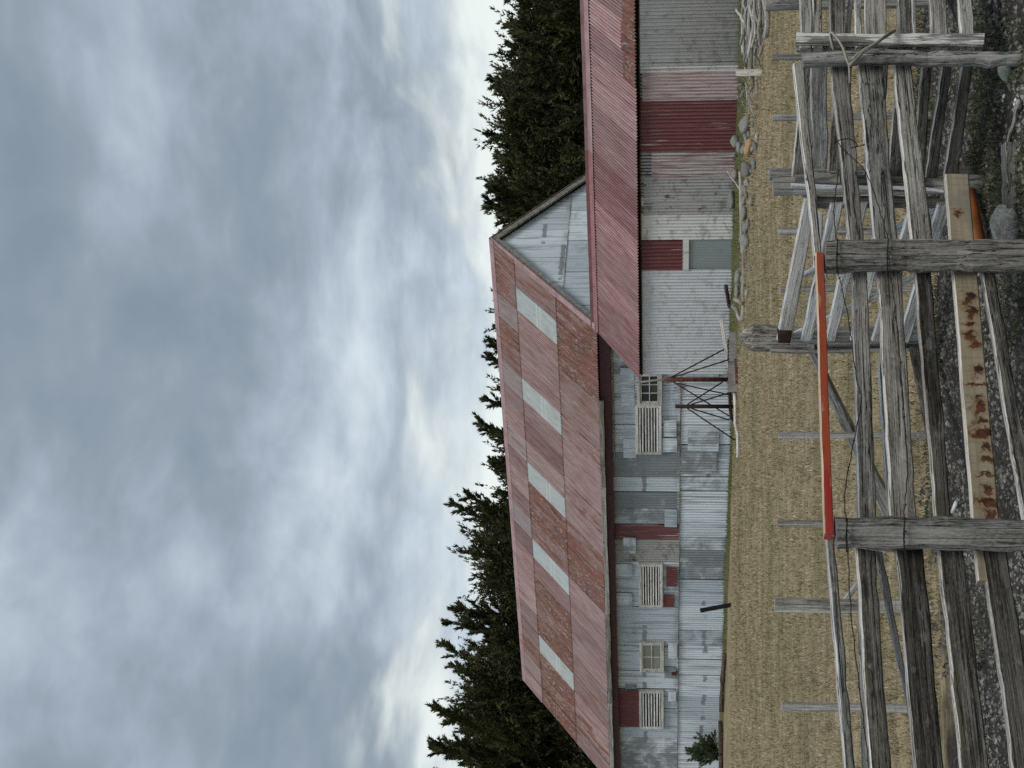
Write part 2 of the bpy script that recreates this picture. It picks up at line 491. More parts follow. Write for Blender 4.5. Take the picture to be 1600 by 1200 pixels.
def orange_mat():
    mt, nt, b = new_mat('worn_orange_paint', 0.6, 0.35)
    v, oi, tc = obj_coords(nt, 0)
    sep = N(nt, 'ShaderNodeSeparateXYZ', {0: tc.outputs['Object']})
    n = noise_n(nt, map_n(nt, v, scale=(9, 60, 60)), 1.0, 5, 0.65)
    c = mix_n(nt, step_n(nt, sep.outputs[0], -0.42, -0.34), (0.33, 0.016, 0.012), (0.33, 0.055, 0.020))
    c = mix_n(nt, math_n(nt, 'MULTIPLY', step_n(nt, n, 0.54, 0.66), 0.55), c, (0.20, 0.035, 0.018))
    ch = noise_n(nt, map_n(nt, v, (6, 2, 4), (6, 30, 30)), 1.0, 6, 0.7)
    c = mix_n(nt, math_n(nt, 'MULTIPLY', step_n(nt, ch, 0.61, 0.65), 0.8), c, (0.36, 0.25, 0.18))
    gr = noise_n(nt, map_n(nt, v, (3, 3, 3), (2, 8, 8)), 1.0, 4, 0.6)
    c = mix_n(nt, math_n(nt, 'MULTIPLY', step_n(nt, gr, 0.58, 0.7), 0.5), c, (0.13, 0.045, 0.03))
    fd = noise_n(nt, map_n(nt, v, (1, 6, 3), (1.4, 12, 12)), 1.0, 5, 0.65)
    c = mix_n(nt, math_n(nt, 'MULTIPLY', step_n(nt, fd, 0.46, 0.64), 0.5), c, (0.24, 0.075, 0.04))
    nt.links.new(c, b.inputs['Base Color'])
    bump(nt, b, n, 0.2, 0.003)
    return mt
M['orange'] = orange_mat()

def roof_mat(name='red_roof_iron', deep=(0.138, 0.040, 0.036), chalk=(0.385, 0.285, 0.265), lo=0.58, dirty=0.45):
    """object colour: R = how rusted, G = how chalky/faded, B = grey (bare zinc)"""
    mt, nt, b = new_mat(name, 0.62, 0.3)
    v, oi, tc = obj_coords(nt)
    sc = N(nt, 'ShaderNodeSeparateColor', {0: oi.outputs['Color']})
    st1 = noise_n(nt, map_n(nt, v, scale=(9, 0.8, 1)), 1.0, 5, 0.6, 0.2)
    st2 = noise_n(nt, map_n(nt, v, scale=(26, 2.2, 1)), 1.0, 5, 0.65)
    pt = noise_n(nt, map_n(nt, v, scale=(3.2, 1.3, 1)), 1.0, 6, 0.65, 0.3)
    sp = noise_n(nt, map_n(nt, v, scale=(46, 14, 1)), 1.0, 3, 0.6)
    st3 = noise_n(nt, map_n(nt, v, (7, 7, 0), (40, 0.9, 1)), 1.0, 4, 0.6)
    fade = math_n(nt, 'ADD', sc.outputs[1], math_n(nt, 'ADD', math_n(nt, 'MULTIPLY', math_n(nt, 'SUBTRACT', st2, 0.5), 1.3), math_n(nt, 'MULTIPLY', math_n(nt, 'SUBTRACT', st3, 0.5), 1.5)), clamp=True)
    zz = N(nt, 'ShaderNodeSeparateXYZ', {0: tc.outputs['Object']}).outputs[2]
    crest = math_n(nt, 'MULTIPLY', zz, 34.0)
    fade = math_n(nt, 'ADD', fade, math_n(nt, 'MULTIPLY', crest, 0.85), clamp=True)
    tone = math_n(nt, 'ADD', lo, math_n(nt, 'MULTIPLY', oi.outputs['Random'], 0.40))
    c = mix_n(nt, fade, deep, chalk)
    c = N(nt, 'ShaderNodeHueSaturation', {'Color': c, 'Value': tone, 'Saturation': 1.0}).outputs[0]
    dirt = noise_n(nt, map_n(nt, v, (8, 2, 0), (15, 0.7, 1)), 1.0, 6, 0.65)
    c = mix_n(nt, math_n(nt, 'MULTIPLY', step_n(nt, dirt, 0.50, 0.66), dirty), c, (0.115, 0.066, 0.054))
    c = mix_n(nt, math_n(nt, 'MULTIPLY', step_n(nt, sp, 0.54, 0.68), 0.45), c, (0.20, 0.13, 0.125))
    c = mix_n(nt, sc.outputs[2], c, mix_n(nt, st2, (0.24, 0.23, 0.225), (0.46, 0.45, 0.44)))
    wp = noise_n(nt, map_n(nt, N(nt, 'ShaderNodeNewGeometry').outputs['Position'], (3, 1, 4), (0.8, 0.8, 0.8)), 1.0, 5, 0.6, 0.4)
    rv = math_n(nt, 'ADD', math_n(nt, 'MULTIPLY', math_n(nt, 'ADD', math_n(nt, 'MULTIPLY', st1, 0.55), math_n(nt, 'MULTIPLY', wp, 0.45)), 0.55), math_n(nt, 'ADD', math_n(nt, 'MULTIPLY', pt, 0.27), math_n(nt, 'MULTIPLY', st2, 0.18)))
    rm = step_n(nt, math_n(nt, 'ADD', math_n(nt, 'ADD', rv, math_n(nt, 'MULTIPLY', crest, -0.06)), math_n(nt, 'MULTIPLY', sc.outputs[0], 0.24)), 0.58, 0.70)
    rust = mix_n(nt, step_n(nt, math_n(nt, 'ADD', math_n(nt, 'MULTIPLY', st2, 0.6), math_n(nt, 'MULTIPLY', pt, 0.4)), 0.38, 0.62), (0.068, 0.024, 0.016), (0.185, 0.074, 0.047))
    rust = mix_n(nt, math_n(nt, 'MULTIPLY', step_n(nt, st3, 0.52, 0.62), 0.4), rust, (0.22, 0.15, 0.12))
    c = mix_n(nt, rm, c, rust)
    fl = noise_n(nt, map_n(nt, v, (2, 9, 0), (60, 7, 1)), 1.0, 5, 0.7)
    ed = math_n(nt, 'MULTIPLY', rm, step_n(nt, fl, 0.50, 0.66))
    ed = math_n(nt, 'MULTIPLY', ed, step_n(nt, math_n(nt, 'ADD', math_n(nt, 'MULTIPLY', pt, .5), math_n(nt, 'MULTIPLY', st1, .5)), 0.56, 0.46))
    c = mix_n(nt, math_n(nt, 'MULTIPLY', ed, 0.8), c, (0.46, 0.40, 0.345))
    nt.links.new(c, b.inputs['Base Color'])
    bump(nt, b, sp, 0.15, 0.003)
    return mt
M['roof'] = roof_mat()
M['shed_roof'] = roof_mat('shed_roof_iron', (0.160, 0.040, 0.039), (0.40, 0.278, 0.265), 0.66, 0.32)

def wall_mat():
    """object colour: R = how dark/bare, G = stain strength, B = picks the look of the bare nailing bands"""
    mt, nt, b = new_mat('whitewashed_iron', 0.6, 0.3)
    v, oi, tc = obj_coords(nt)
    sc = N(nt, 'ShaderNodeSeparateColor', {0: oi.outputs['Color']})
    s1 = noise_n(nt, map_n(nt, v, scale=(7, 0.7, 1)), 1.0, 5, 0.6, 0.2)
    s2 = noise_n(nt, map_n(nt, v, scale=(28, 1.5, 1)), 1.0, 5, 0.65)
    pt = noise_n(nt, map_n(nt, v, scale=(2.0, 2.4, 1)), 1.0, 5, 0.6, 0.4)
    c = mix_n(nt, s2, (0.52, 0.585, 0.64), (0.80, 0.84, 0.865))
    c = mix_n(nt, math_n(nt, 'MULTIPLY', math_n(nt, 'POWER', oi.outputs['Random'], 1.8), 0.8), c, (0.34, 0.395, 0.445))
    bare = mix_n(nt, s1, (0.13, 0.145, 0.155), (0.31, 0.33, 0.345))
    dk = step_n(nt, math_n(nt, 'ADD', math_n(nt, 'ADD', math_n(nt, 'MULTIPLY', s1, 0.35), math_n(nt, 'MULTIPLY', pt, 0.65)), math_n(nt, 'MULTIPLY', sc.outputs[0], 0.5)), 0.58, 0.80)
    c = mix_n(nt, dk, c, bare)
    sm = noise_n(nt, map_n(nt, v, (6, 1, 0), (24, 0.5, 1)), 1.0, 4, 0.6)
    c = mix_n(nt, math_n(nt, 'MULTIPLY', step_n(nt, sm, 0.52, 0.62), 0.7), c, (0.24, 0.255, 0.27))
    # bare band where a batten was, with a ragged edge
    sep = N(nt, 'ShaderNodeSeparateXYZ', {0: tc.outputs['Object']})
    rag = math_n(nt, 'MULTIPLY', math_n(nt, 'SUBTRACT', noise_n(nt, map_n(nt, v, scale=(9, 9, 1)), 1.0, 4, 0.6), 0.5), 0.16)
    yy = math_n(nt, 'ABSOLUTE', math_n(nt, 'SUBTRACT', math_n(nt, 'ADD', sep.outputs[1], rag), sc.outputs[2]))
    band = math_n(nt, 'MULTIPLY', step_n(nt, yy, 0.07, 0.045), step_n(nt, noise_n(nt, map_n(nt, v, (3, 0, 0), (1.6, 0.1, 1)), 1.0, 2, 0.5), 0.49, 0.53))
    c = mix_n(nt, math_n(nt, 'MULTIPLY', band, 0.85), c, (0.20, 0.215, 0.225))
    st_ = noise_n(nt, map_n(nt, v, (5, 5, 0), (16, 0.9, 1)), 1.0, 5, 0.6)
    c = mix_n(nt, math_n(nt, 'MULTIPLY', step_n(nt, st_, 0.56, 0.70), sc.outputs[1]), c, (0.27, 0.20, 0.17))
    low = math_n(nt, 'MULTIPLY', step_n(nt, sep.outputs[1], 0.22, 0.0), step_n(nt, pt, 0.35, 0.6))
    c = mix_n(nt, math_n(nt, 'MULTIPLY', low, 0.5), c, (0.17, 0.16, 0.145))
    nt.links.new(c, b.inputs['Base Color'])
    bump(nt, b, s2, 0.12, 0.003)
    return mt
M['wall'] = wall_mat()

def red_mat():
    """object colour: R = worn to bare metal, G = fade to pink"""
    mt, nt, b = new_mat('dark_red_iron', 0.55, 0.3)
    v, oi, tc = obj_coords(nt)
    sc = N(nt, 'ShaderNodeSeparateColor', {0: oi.outputs['Color']})
    s1 = noise_n(nt, map_n(nt, v, scale=(30, 0.9, 1)), 1.0, 5, 0.65, 0.1)
    s2 = noise_n(nt, map_n(nt, v, scale=(36, 2, 1)), 1.0, 5, 0.65)
    c = mix_n(nt, s2, (0.080, 0.022, 0.024), (0.19, 0.056, 0.055))
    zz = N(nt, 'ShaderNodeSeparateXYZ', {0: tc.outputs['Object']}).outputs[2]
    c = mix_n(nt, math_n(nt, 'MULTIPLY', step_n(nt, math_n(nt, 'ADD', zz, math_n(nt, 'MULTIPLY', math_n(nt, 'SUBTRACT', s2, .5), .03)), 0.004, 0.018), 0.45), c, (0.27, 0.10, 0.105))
    c = mix_n(nt, math_n(nt, 'MULTIPLY', step_n(nt, s2, 0.2, 0.55), sc.outputs[1]), c, (0.46, 0.36, 0.35))
    wm = step_n(nt, math_n(nt, 'ADD', s1, math_n(nt, 'MULTIPLY', sc.outputs[0], 0.45)), 0.62, 0.74)
    c = mix_n(nt, wm, c, mix_n(nt, s2, (0.34, 0.32, 0.31), (0.62, 0.58, 0.56)))
    nt.links.new(c, b.inputs['Base Color'])
    bump(nt, b, s2, 0.1, 0.003)
    return mt
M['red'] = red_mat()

def zinc_mat(name, lo, hi, stain=(0.2, 0.17, 0.14), stain_amt=0.3, rough=0.5, metal=0.0, rust=0.0):
    mt, nt, b = new_mat(name, rough, 0.4)
    b.inputs['Metallic'].default_value = metal
    v, oi, tc = obj_coords(nt)
    s1 = noise_n(nt, map_n(nt, v, scale=(9, 0.7, 1)), 1.0, 5, 0.6, 0.2)
    s2 = noise_n(nt, map_n(nt, v, scale=(34, 3, 1)), 1.0, 5, 0.65)
    pt = noise_n(nt, map_n(nt, v, scale=(4, 5, 1)), 1.0, 5, 0.65, 0.5)
    c = mix_n(nt, math_n(nt, 'ADD', math_n(nt, 'MULTIPLY', s1, 0.6), math_n(nt, 'MULTIPLY', s2, 0.4)), lo, hi)
    c = mix_n(nt, math_n(nt, 'MULTIPLY', step_n(nt, pt, 0.5, 0.66), stain_amt), c, stain)
    if rust:
        rn = noise_n(nt, map_n(nt, v, (8, 3, 0), (6, 3.0, 1)), 1.0, 4, 0.6)
        c = mix_n(nt, math_n(nt, 'MULTIPLY', step_n(nt, rn, 0.64, 0.68), rust), c, (0.10, 0.035, 0.018))
    nt.links.new(c, b.inputs['Base Color'])
    bump(nt, b, s2, 0.1, 0.003)
    return mt
M['zinc'] = zinc_mat('pale_zinc', (0.40, 0.41, 0.42), (0.74, 0.75, 0.77), (0.30, 0.255, 0.24), 0.45)
M['zinc_dark'] = zinc_mat('dull_zinc', (0.22, 0.215, 0.21), (0.55, 0.54, 0.54), (0.17, 0.155, 0.145), 0.45, 0.30, 0.8)
M['zinc_worn'] = zinc_mat('flaking_grey_zinc', (0.24, 0.235, 0.22), (0.46, 0.45, 0.43), (0.15, 0.14, 0.125), 0.75, 0.7, 0.0, 0.9)
M['zinc_white'] = zinc_mat('whitened_zinc', (0.47, 0.46, 0.44), (0.78, 0.77, 0.74), (0.20, 0.17, 0.14), 0.5, 0.6)
M['scrap'] = zinc_mat('dull_scrap_iron', (0.09, 0.086, 0.078), (0.22, 0.21, 0.195), (0.10, 0.065, 0.045), 0.6, 0.6)
M['door_green'] = zinc_mat('grey_green_panel', (0.20, 0.235, 0.225), (0.29, 0.325, 0.31), (0.23, 0.25, 0.25), 0.3, 0.55)

def plain(name, col, rough=0.8, spec=0.2, var=0.35, scale=9.0, metal=0.0):
    mt, nt, b = new_mat(name, rough, spec)
    b.inputs['Metallic'].default_value = metal
    v, oi, tc = obj_coords(nt)
    n = noise_n(nt, v, scale, 6, 0.62)
    c = ramp_n(nt, n, [(0.3, tuple(x * (1 - var) for x in col)), (0.7, tuple(min(1, x * (1 + var)) for x in col))])
    nt.links.new(c, b.inputs['Base Color'])
    bump(nt, b, n, 0.25, 0.004)
    return mt
M['maroon'] = plain('maroon_paint', (0.055, 0.017, 0.021), 0.6, 0.3, 0.4)
M['dark'] = plain('dark_interior', (0.012, 0.012, 0.012), 0.9, 0.1)
M['rust'] = plain('rusty_iron', (0.085, 0.030, 0.018), 0.85, 0.2, 0.7, 14)
M['rust_dark'] = plain('dark_rusty_iron', (0.035, 0.018, 0.014), 0.85, 0.2, 0.5, 14)
M['wire'] = plain('rusted_wire', (0.022, 0.016, 0.013), 0.8, 0.2, 0.4, 30)
M['wire_grey'] = plain('grey_wire', (0.16, 0.155, 0.14), 0.5, 0.4, 0.2, 30)
M['rope'] = plain('twisted_pale_wire', (0.30, 0.28, 0.23), 0.8, 0.2, 0.35, 40)
M['ridge'] = plain('pinkish_flashing', (0.34, 0.215, 0.21), 0.6, 0.3, 0.3, 3)
M['ridge_red'] = plain('red_flashing', (0.27, 0.125, 0.125), 0.6, 0.3, 0.3, 3)
M['orange_pipe'] = plain('orange_brown_pipe', (0.21, 0.065, 0.018), 0.6, 0.3, 0.55, 6)
M['black'] = plain('black_tarred_wood', (0.012, 0.012, 0.012), 0.8, 0.2)
M['bark'] = plain('cypress_bark', (0.075, 0.06, 0.048), 0.95, 0.1, 0.45, 6)
M['white_stone'] = plain('white_pebble', (0.62, 0.62, 0.58), 0.8, 0.2, 0.15, 20)

def skylight_mat():
    mt, nt, b = new_mat('pale_fibreglass', 0.45, 0.35)
    v, oi, tc = obj_coords(nt)
    n = noise_n(nt, map_n(nt, v, scale=(8, 1.2, 1)), 1.0, 5, 0.6)
    c = mix_n(nt, n, (0.26, 0.295, 0.285), (0.43, 0.465, 0.45))
    c = mix_n(nt, math_n(nt, 'MULTIPLY', step_n(nt, noise_n(nt, map_n(nt, v, (4, 4, 0), (5, 2, 1)), 1.0, 5, 0.65), 0.5, 0.68), 0.5), c, (0.20, 0.19, 0.165))
    c = mix_n(nt, math_n(nt, 'MULTIPLY', oi.outputs['Random'], 0.3), c, (0.30, 0.30, 0.27))
    sep = N(nt, 'ShaderNodeSeparateXYZ', {0: tc.outputs['Object']})
    for yy, w in ((0.95, 0.02), (0.78, 0.015)):
        bnd = step_n(nt, math_n(nt, 'ABSOLUTE', math_n(nt, 'SUBTRACT', sep.outputs[1], yy)), w * 1.6, w * 0.5)
        c = mix_n(nt, math_n(nt, 'MULTIPLY', bnd, 0.5), c, (0.55, 0.58, 0.56))
    nt.links.new(c, b.inputs['Base Color'])
    return mt
M['skylight'] = skylight_mat()

def glass_mat():
    mt, nt, b = new_mat('dusty_glass', 0.35, 0.2)
    v, oi, tc = obj_coords(nt)
    sc = N(nt, 'ShaderNodeSeparateColor', {0: oi.outputs['Color']})
    n = noise_n(nt, v, 6, 4, 0.6)
    c = mix_n(nt, n, (0.012, 0.013, 0.014), (0.035, 0.04, 0.042))
    c = mix_n(nt, sc.outputs[0], c, mix_n(nt, n, (0.20, 0.21, 0.17), (0.36, 0.37, 0.31)))
    nt.links.new(c, b.inputs['Base Color'])
    return mt
M['glass'] = glass_mat()

def stone_mat():
    mt, nt, b = new_mat('river_stone', 0.85, 0.2)
    v, oi, tc = obj_coords(nt)
    n = noise_n(nt, v, 7, 6, 0.62)
    f = noise_n(nt, v, 45, 3, 0.6)
    c = ramp_n(nt, n, [(0.3, (0.13, 0.13, 0.125)), (0.55, (0.235, 0.23, 0.215)), (0.75, (0.34, 0.33, 0.30))])
    c = mix_n(nt, math_n(nt, 'MULTIPLY', step_n(nt, f, 0.55, 0.7), 0.4), c, (0.40, 0.40, 0.37))
    c = mix_n(nt, 1.0, c, oi.outputs['Color'], 'MULTIPLY')
    nt.links.new(c, b.inputs['Base Color'])
    bump(nt, b, n, 0.35, 0.02)
    return mt
M['stone'] = stone_mat()

def leaf_mat(name, lo, hi, var_scale=1.2):
    mt, nt, b = new_mat(name, 0.75, 0.15)
    g = N(nt, 'ShaderNodeNewGeometry')
    at_ = N(nt, 'ShaderNodeAttribute', attribute_name='tint')
    n = noise_n(nt, g.outputs['Position'], var_scale, 3, 0.6)
    k = math_n(nt, 'ADD', math_n(nt, 'MULTIPLY', n, 0.6), math_n(nt, 'MULTIPLY', at_.outputs['Fac'], 0.5))
    c = ramp_n(nt, k, [(0.3, lo), (0.55, tuple((a + c_) / 2 for a, c_ in zip(lo, hi))), (0.85, hi)])
    nt.links.new(c, b.inputs['Base Color'])
    return mt
M['cypress'] = leaf_mat('cypress_foliage', (0.013, 0.017, 0.009), (0.095, 0.100, 0.038))
M['shrub'] = leaf_mat('shrub_foliage', (0.04, 0.058, 0.030), (0.115, 0.14, 0.075))
def hay_mat():
    mt, nt, b = new_mat('dry_mown_grass', 0.8, 0.12)
    p = N(nt, 'ShaderNodeNewGeometry').outputs['Position']
    t = N(nt, 'ShaderNodeAttribute', attribute_name='tint').outputs['Fac']
    n1 = noise_n(nt, map_n(nt, p, scale=(0.35, 0.55, 1)), 1.0, 6, 0.65)
    n2 = noise_n(nt, map_n(nt, p, scale=(1.6, 2.4, 1)), 1.0, 5, 0.65)
    sw = noise_n(nt, map_n(nt, p, (0, 3, 0), (0.10, 1.5, 1)), 1.0, 4, 0.6)
    k = math_n(nt, 'ADD', math_n(nt, 'MULTIPLY', t, 0.55), math_n(nt, 'MULTIPLY', n2, 0.5))
    c = ramp_n(nt, k, [(0.25, (0.135, 0.108, 0.064)), (0.5, (0.31, 0.252, 0.155)), (0.82, (0.54, 0.455, 0.31))])
    c = mix_n(nt, math_n(nt, 'MULTIPLY', step_n(nt, n1, 0.47, 0.63), 0.6), c, (0.175, 0.16, 0.072))
    c = mix_n(nt, math_n(nt, 'MULTIPLY', step_n(nt, n2, 0.56, 0.68), 0.35), c, (0.15, 0.105, 0.07))
    c = mix_n(nt, math_n(nt, 'MULTIPLY', step_n(nt, sw, 0.54, 0.64), 0.45), c, (0.12, 0.098, 0.055))
    c = mix_n(nt, math_n(nt, 'MULTIPLY', step_n(nt, sw, 0.45, 0.35), 0.4), c, (0.47, 0.385, 0.24))
    nt.links.new(c, b.inputs['Base Color'])
    return mt
M['hay'] = hay_mat()
M['green_grass'] = leaf_mat('green_grass', (0.045, 0.06, 0.018), (0.15, 0.165, 0.06), 1.5)
M['tuft'] = leaf_mat('field_tufts', (0.085, 0.085, 0.036), (0.36, 0.30, 0.18), 0.8)
M['dark_weed'] = leaf_mat('dark_moss_grass', (0.024, 0.036, 0.014), (0.11, 0.125, 0.045), 2.5)
M['gravel'] = leaf_mat('yard_gravel', (0.024, 0.022, 0.019), (0.30, 0.285, 0.255), 6.0)

def ground_mat():
    mt, nt, b = new_mat('field_and_yard', 0.95, 0.1)
    g = N(nt, 'ShaderNodeNewGeometry')
    p = g.outputs['Position']
    sep = N(nt, 'ShaderNodeSeparateXYZ', {0: p})
    n1 = noise_n(nt, map_n(nt, p, scale=(0.35, 0.55, 1)), 1.0, 6, 0.65)
    n2 = noise_n(nt, map_n(nt, p, scale=(2.2, 3.2, 1)), 1.0, 6, 0.65)
    n3 = noise_n(nt, map_n(nt, p, scale=(26, 40, 1)), 1.0, 4, 0.7)
    hay = ramp_n(nt, math_n(nt, 'ADD', math_n(nt, 'MULTIPLY', n2, 0.5), math_n(nt, 'MULTIPLY', n3, 0.5)),
                 [(0.32, (0.12, 0.095, 0.052)), (0.5, (0.27, 0.217, 0.125)), (0.68, (0.46, 0.38, 0.24))])
    hay = mix_n(nt, math_n(nt, 'MULTIPLY', step_n(nt, n1, 0.48, 0.66), 0.6), hay, (0.125, 0.118, 0.052))
    swath = noise_n(nt, map_n(nt, p, (0, 3, 0), (0.10, 1.5, 1)), 1.0, 4, 0.6)
    hay = mix_n(nt, math_n(nt, 'MULTIPLY', step_n(nt, swath, 0.56, 0.66), 0.35), hay, (0.13, 0.105, 0.06))
    hay = mix_n(nt, math_n(nt, 'MULTIPLY', step_n(nt, swath, 0.44, 0.34), 0.35), hay, (0.42, 0.345, 0.22))
    # bare dark yard near the pens
    edge = math_n(nt, 'ADD', sep.outputs[1], math_n(nt, 'ADD', math_n(nt, 'MULTIPLY', math_n(nt, 'SUBTRACT', n2, 0.5), 3.0), math_n(nt, 'MULTIPLY', sep.outputs[0], -0.25)))
    yard = step_n(nt, edge, 10.4, 9.4)
    grav = ramp_n(nt, math_n(nt, 'ADD', math_n(nt, 'MULTIPLY', n3, 0.7), math_n(nt, 'MULTIPLY', n2, 0.3)),
                  [(0.36, (0.017, 0.015, 0.012)), (0.55, (0.046, 0.041, 0.034)), (0.72, (0.105, 0.098, 0.083))])
    mossn = noise_n(nt, map_n(nt, p, (4, 4, 0), (1.1, 1.6, 1)), 1.0, 5, 0.6)
    grav = mix_n(nt, math_n(nt, 'MULTIPLY', step_n(nt, mossn, 0.55, 0.66), 0.7), grav, (0.035, 0.045, 0.016))
    c = mix_n(nt, yard, hay, grav)
    # green strip where the mower cannot reach, along the buildings
    d = N(nt, 'ShaderNodeVectorMath', {0: p, 1: (P0.x, P0.y, 0)}, operation='SUBTRACT').outputs[0]
    s_ = N(nt, 'ShaderNodeVectorMath', {0: d, 1: tuple(AX)}, operation='DOT_PRODUCT').outputs['Value']
    t_ = N(nt, 'ShaderNodeVectorMath', {0: d, 1: tuple(BX)}, operation='DOT_PRODUCT').outputs['Value']
    lim = math_n(nt, 'MULTIPLY', step_n(nt, s_, -0.6, 0.4), -2.0)
    q = math_n(nt, 'ADD', math_n(nt, 'SUBTRACT', t_, lim), math_n(nt, 'MULTIPLY', math_n(nt, 'SUBTRACT', n2, 0.5), 1.2))
    c = mix_n(nt, math_n(nt, 'MULTIPLY', step_n(nt, q, -2.0, -1.2), 0.85), c, mix_n(nt, n3, (0.05, 0.06, 0.022), (0.14, 0.145, 0.06)))
    nt.links.new(c, b.inputs['Base Color'])
    bump(nt, b, math_n(nt, 'ADD', n3, n2), 0.6, 0.03)
    return mt
M['ground'] = ground_mat()

# ------------------------------------------------------------------ ground
def build_ground():
    xs = np.unique(np.concatenate([np.linspace(-400, -30, 18), np.linspace(-30, 30, 121), np.linspace(30, 400, 18)]))
    ys = np.unique(np.concatenate([np.linspace(-60, 2, 12), np.linspace(2, 14, 61), np.linspace(14, 60, 116), np.linspace(60, 900, 22)]))
    X, Y = np.meshgrid(xs, ys)
    V = np.stack([X, Y, gz_np(X, Y)], -1).reshape(-1, 3)
    nx, ny = len(xs), len(ys)
    i = np.arange(nx - 1)[None, :] + (np.arange(ny - 1) * nx)[:, None]
    F = np.stack([i, i + 1, i + 1 + nx, i + nx], -1).reshape(-1, 4)
    o = obj('ground', np_mesh('ground', V, F, M['ground'], True))
    tag(o, 'dry tan mown field running up to a dark gravel yard', 'ground', kind='structure')
build_ground()

def blades(name, pos, h, w, mat, lie=0.6, label='', cat='grass', seed=1):
    """many single grass blades: pos (n,3), bent over by lie"""
    r = np.random.default_rng(seed)
    n = len(pos)
    az = r.uniform(0, 2 * math.pi, n)
    tilt = np.clip(r.normal(lie, 0.35, n), 0.05, 1.5)
    hh = h * r.uniform(0.5, 1.3, n)
    d = np.stack([np.cos(az) * np.sin(tilt), np.sin(az) * np.sin(tilt), np.cos(tilt)], -1)
    sidev = np.stack([-np.sin(az), np.cos(az), np.zeros(n)], -1)
    ww = w * r.uniform(0.6, 1.3, n)
    V = np.empty((n, 3, 3))
    V[:, 0] = pos - sidev * ww[:, None] * 0.5
    V[:, 1] = pos + sidev * ww[:, None] * 0.5
    V[:, 2] = pos + d * hh[:, None]
    F = np.arange(n * 3).reshape(-1, 3)
    me = np_mesh(name, V.reshape(-1, 3), F, mat)
    a = me.attributes.new('tint', 'FLOAT', 'POINT')
    a.data.foreach_set('value', np.repeat(r.uniform(0, 1, n), 3).astype(np.float32))
    o = obj(name, me)
    tag(o, label, cat, kind='stuff')
    return o

# ------------------------------------------------------------------ corrugated iron
SHEETS = {}

def sheet_mesh(w, l, mat, pitch=0.076, amp=0.0135, top=None, key=None, rows=3, ragged=0.0, seed=0):
    kk = (round(w, 3), round(l, 3), mat.name, pitch, key)
    if kk in SHEETS:
        return SHEETS[kk]
    n = max(6, int(round(w / pitch)) * 5)
    V, Fs = [], []
    for j in range(rows + 1):
        for i in range(n + 1):
            x = w * i / n
            tl = l if top is None else top(x)
            low = ragged * nz(x * 2.1, seed + 0.5) if ragged and j == 0 else 0.0
            y = low + (tl - low) * j / rows
            z = amp * math.sin(2 * math.pi * x / pitch) + 0.004 * nz(x * 1.7, y * 1.3, seed)
            V.append((x, y, z))
    for j in range(rows):
        for i in range(n):
            a0 = j * (n + 1) + i
            Fs.append((a0, a0 + 1, a0 + n + 2, a0 + n + 1))
    me = py_mesh('sheet', V, Fs, mat, True)
    SHEETS[kk] = me
    return me

ROT_WALL = Matrix(((1, 0, 0, 0), (0, 0, -1, 0), (0, 1, 0, 0), (0, 0, 0, 1)))
def rot_slope(run, rise):
    l = math.hypot(run, rise)
    return Matrix(((1, 0, 0, 0), (0, run / l, -rise / l, 0), (0, rise / l, run / l, 0), (0, 0, 0, 1)))
ROT_GABLE = Matrix(((0, 0, 1, 0), (1, 0, 0, 0), (0, 1, 0, 0), (0, 0, 0, 1)))

BM = Matrix.Translation((P0.x, P0.y, 0)) @ Matrix.Rotation(-TH, 4, 'Z')

def lay(parent, me, loc, rot, color=None, jit=0.0):
    mw = BM @ Matrix.Translation(loc) @ rot
    if jit:
        mw = mw @ Matrix.Rotation(random.uniform(-jit, jit), 4, 'Z')
    return obj('sheet', me, mw, parent, color)

# ------------------------------------------------------------------ barn
barn = empty('barn', (P0.x, P0.y, 0), 'long corrugated iron barn with steep rusty red roof and pale skylights', 'barn', rot=Matrix.Rotation(-TH, 4, 'Z'))

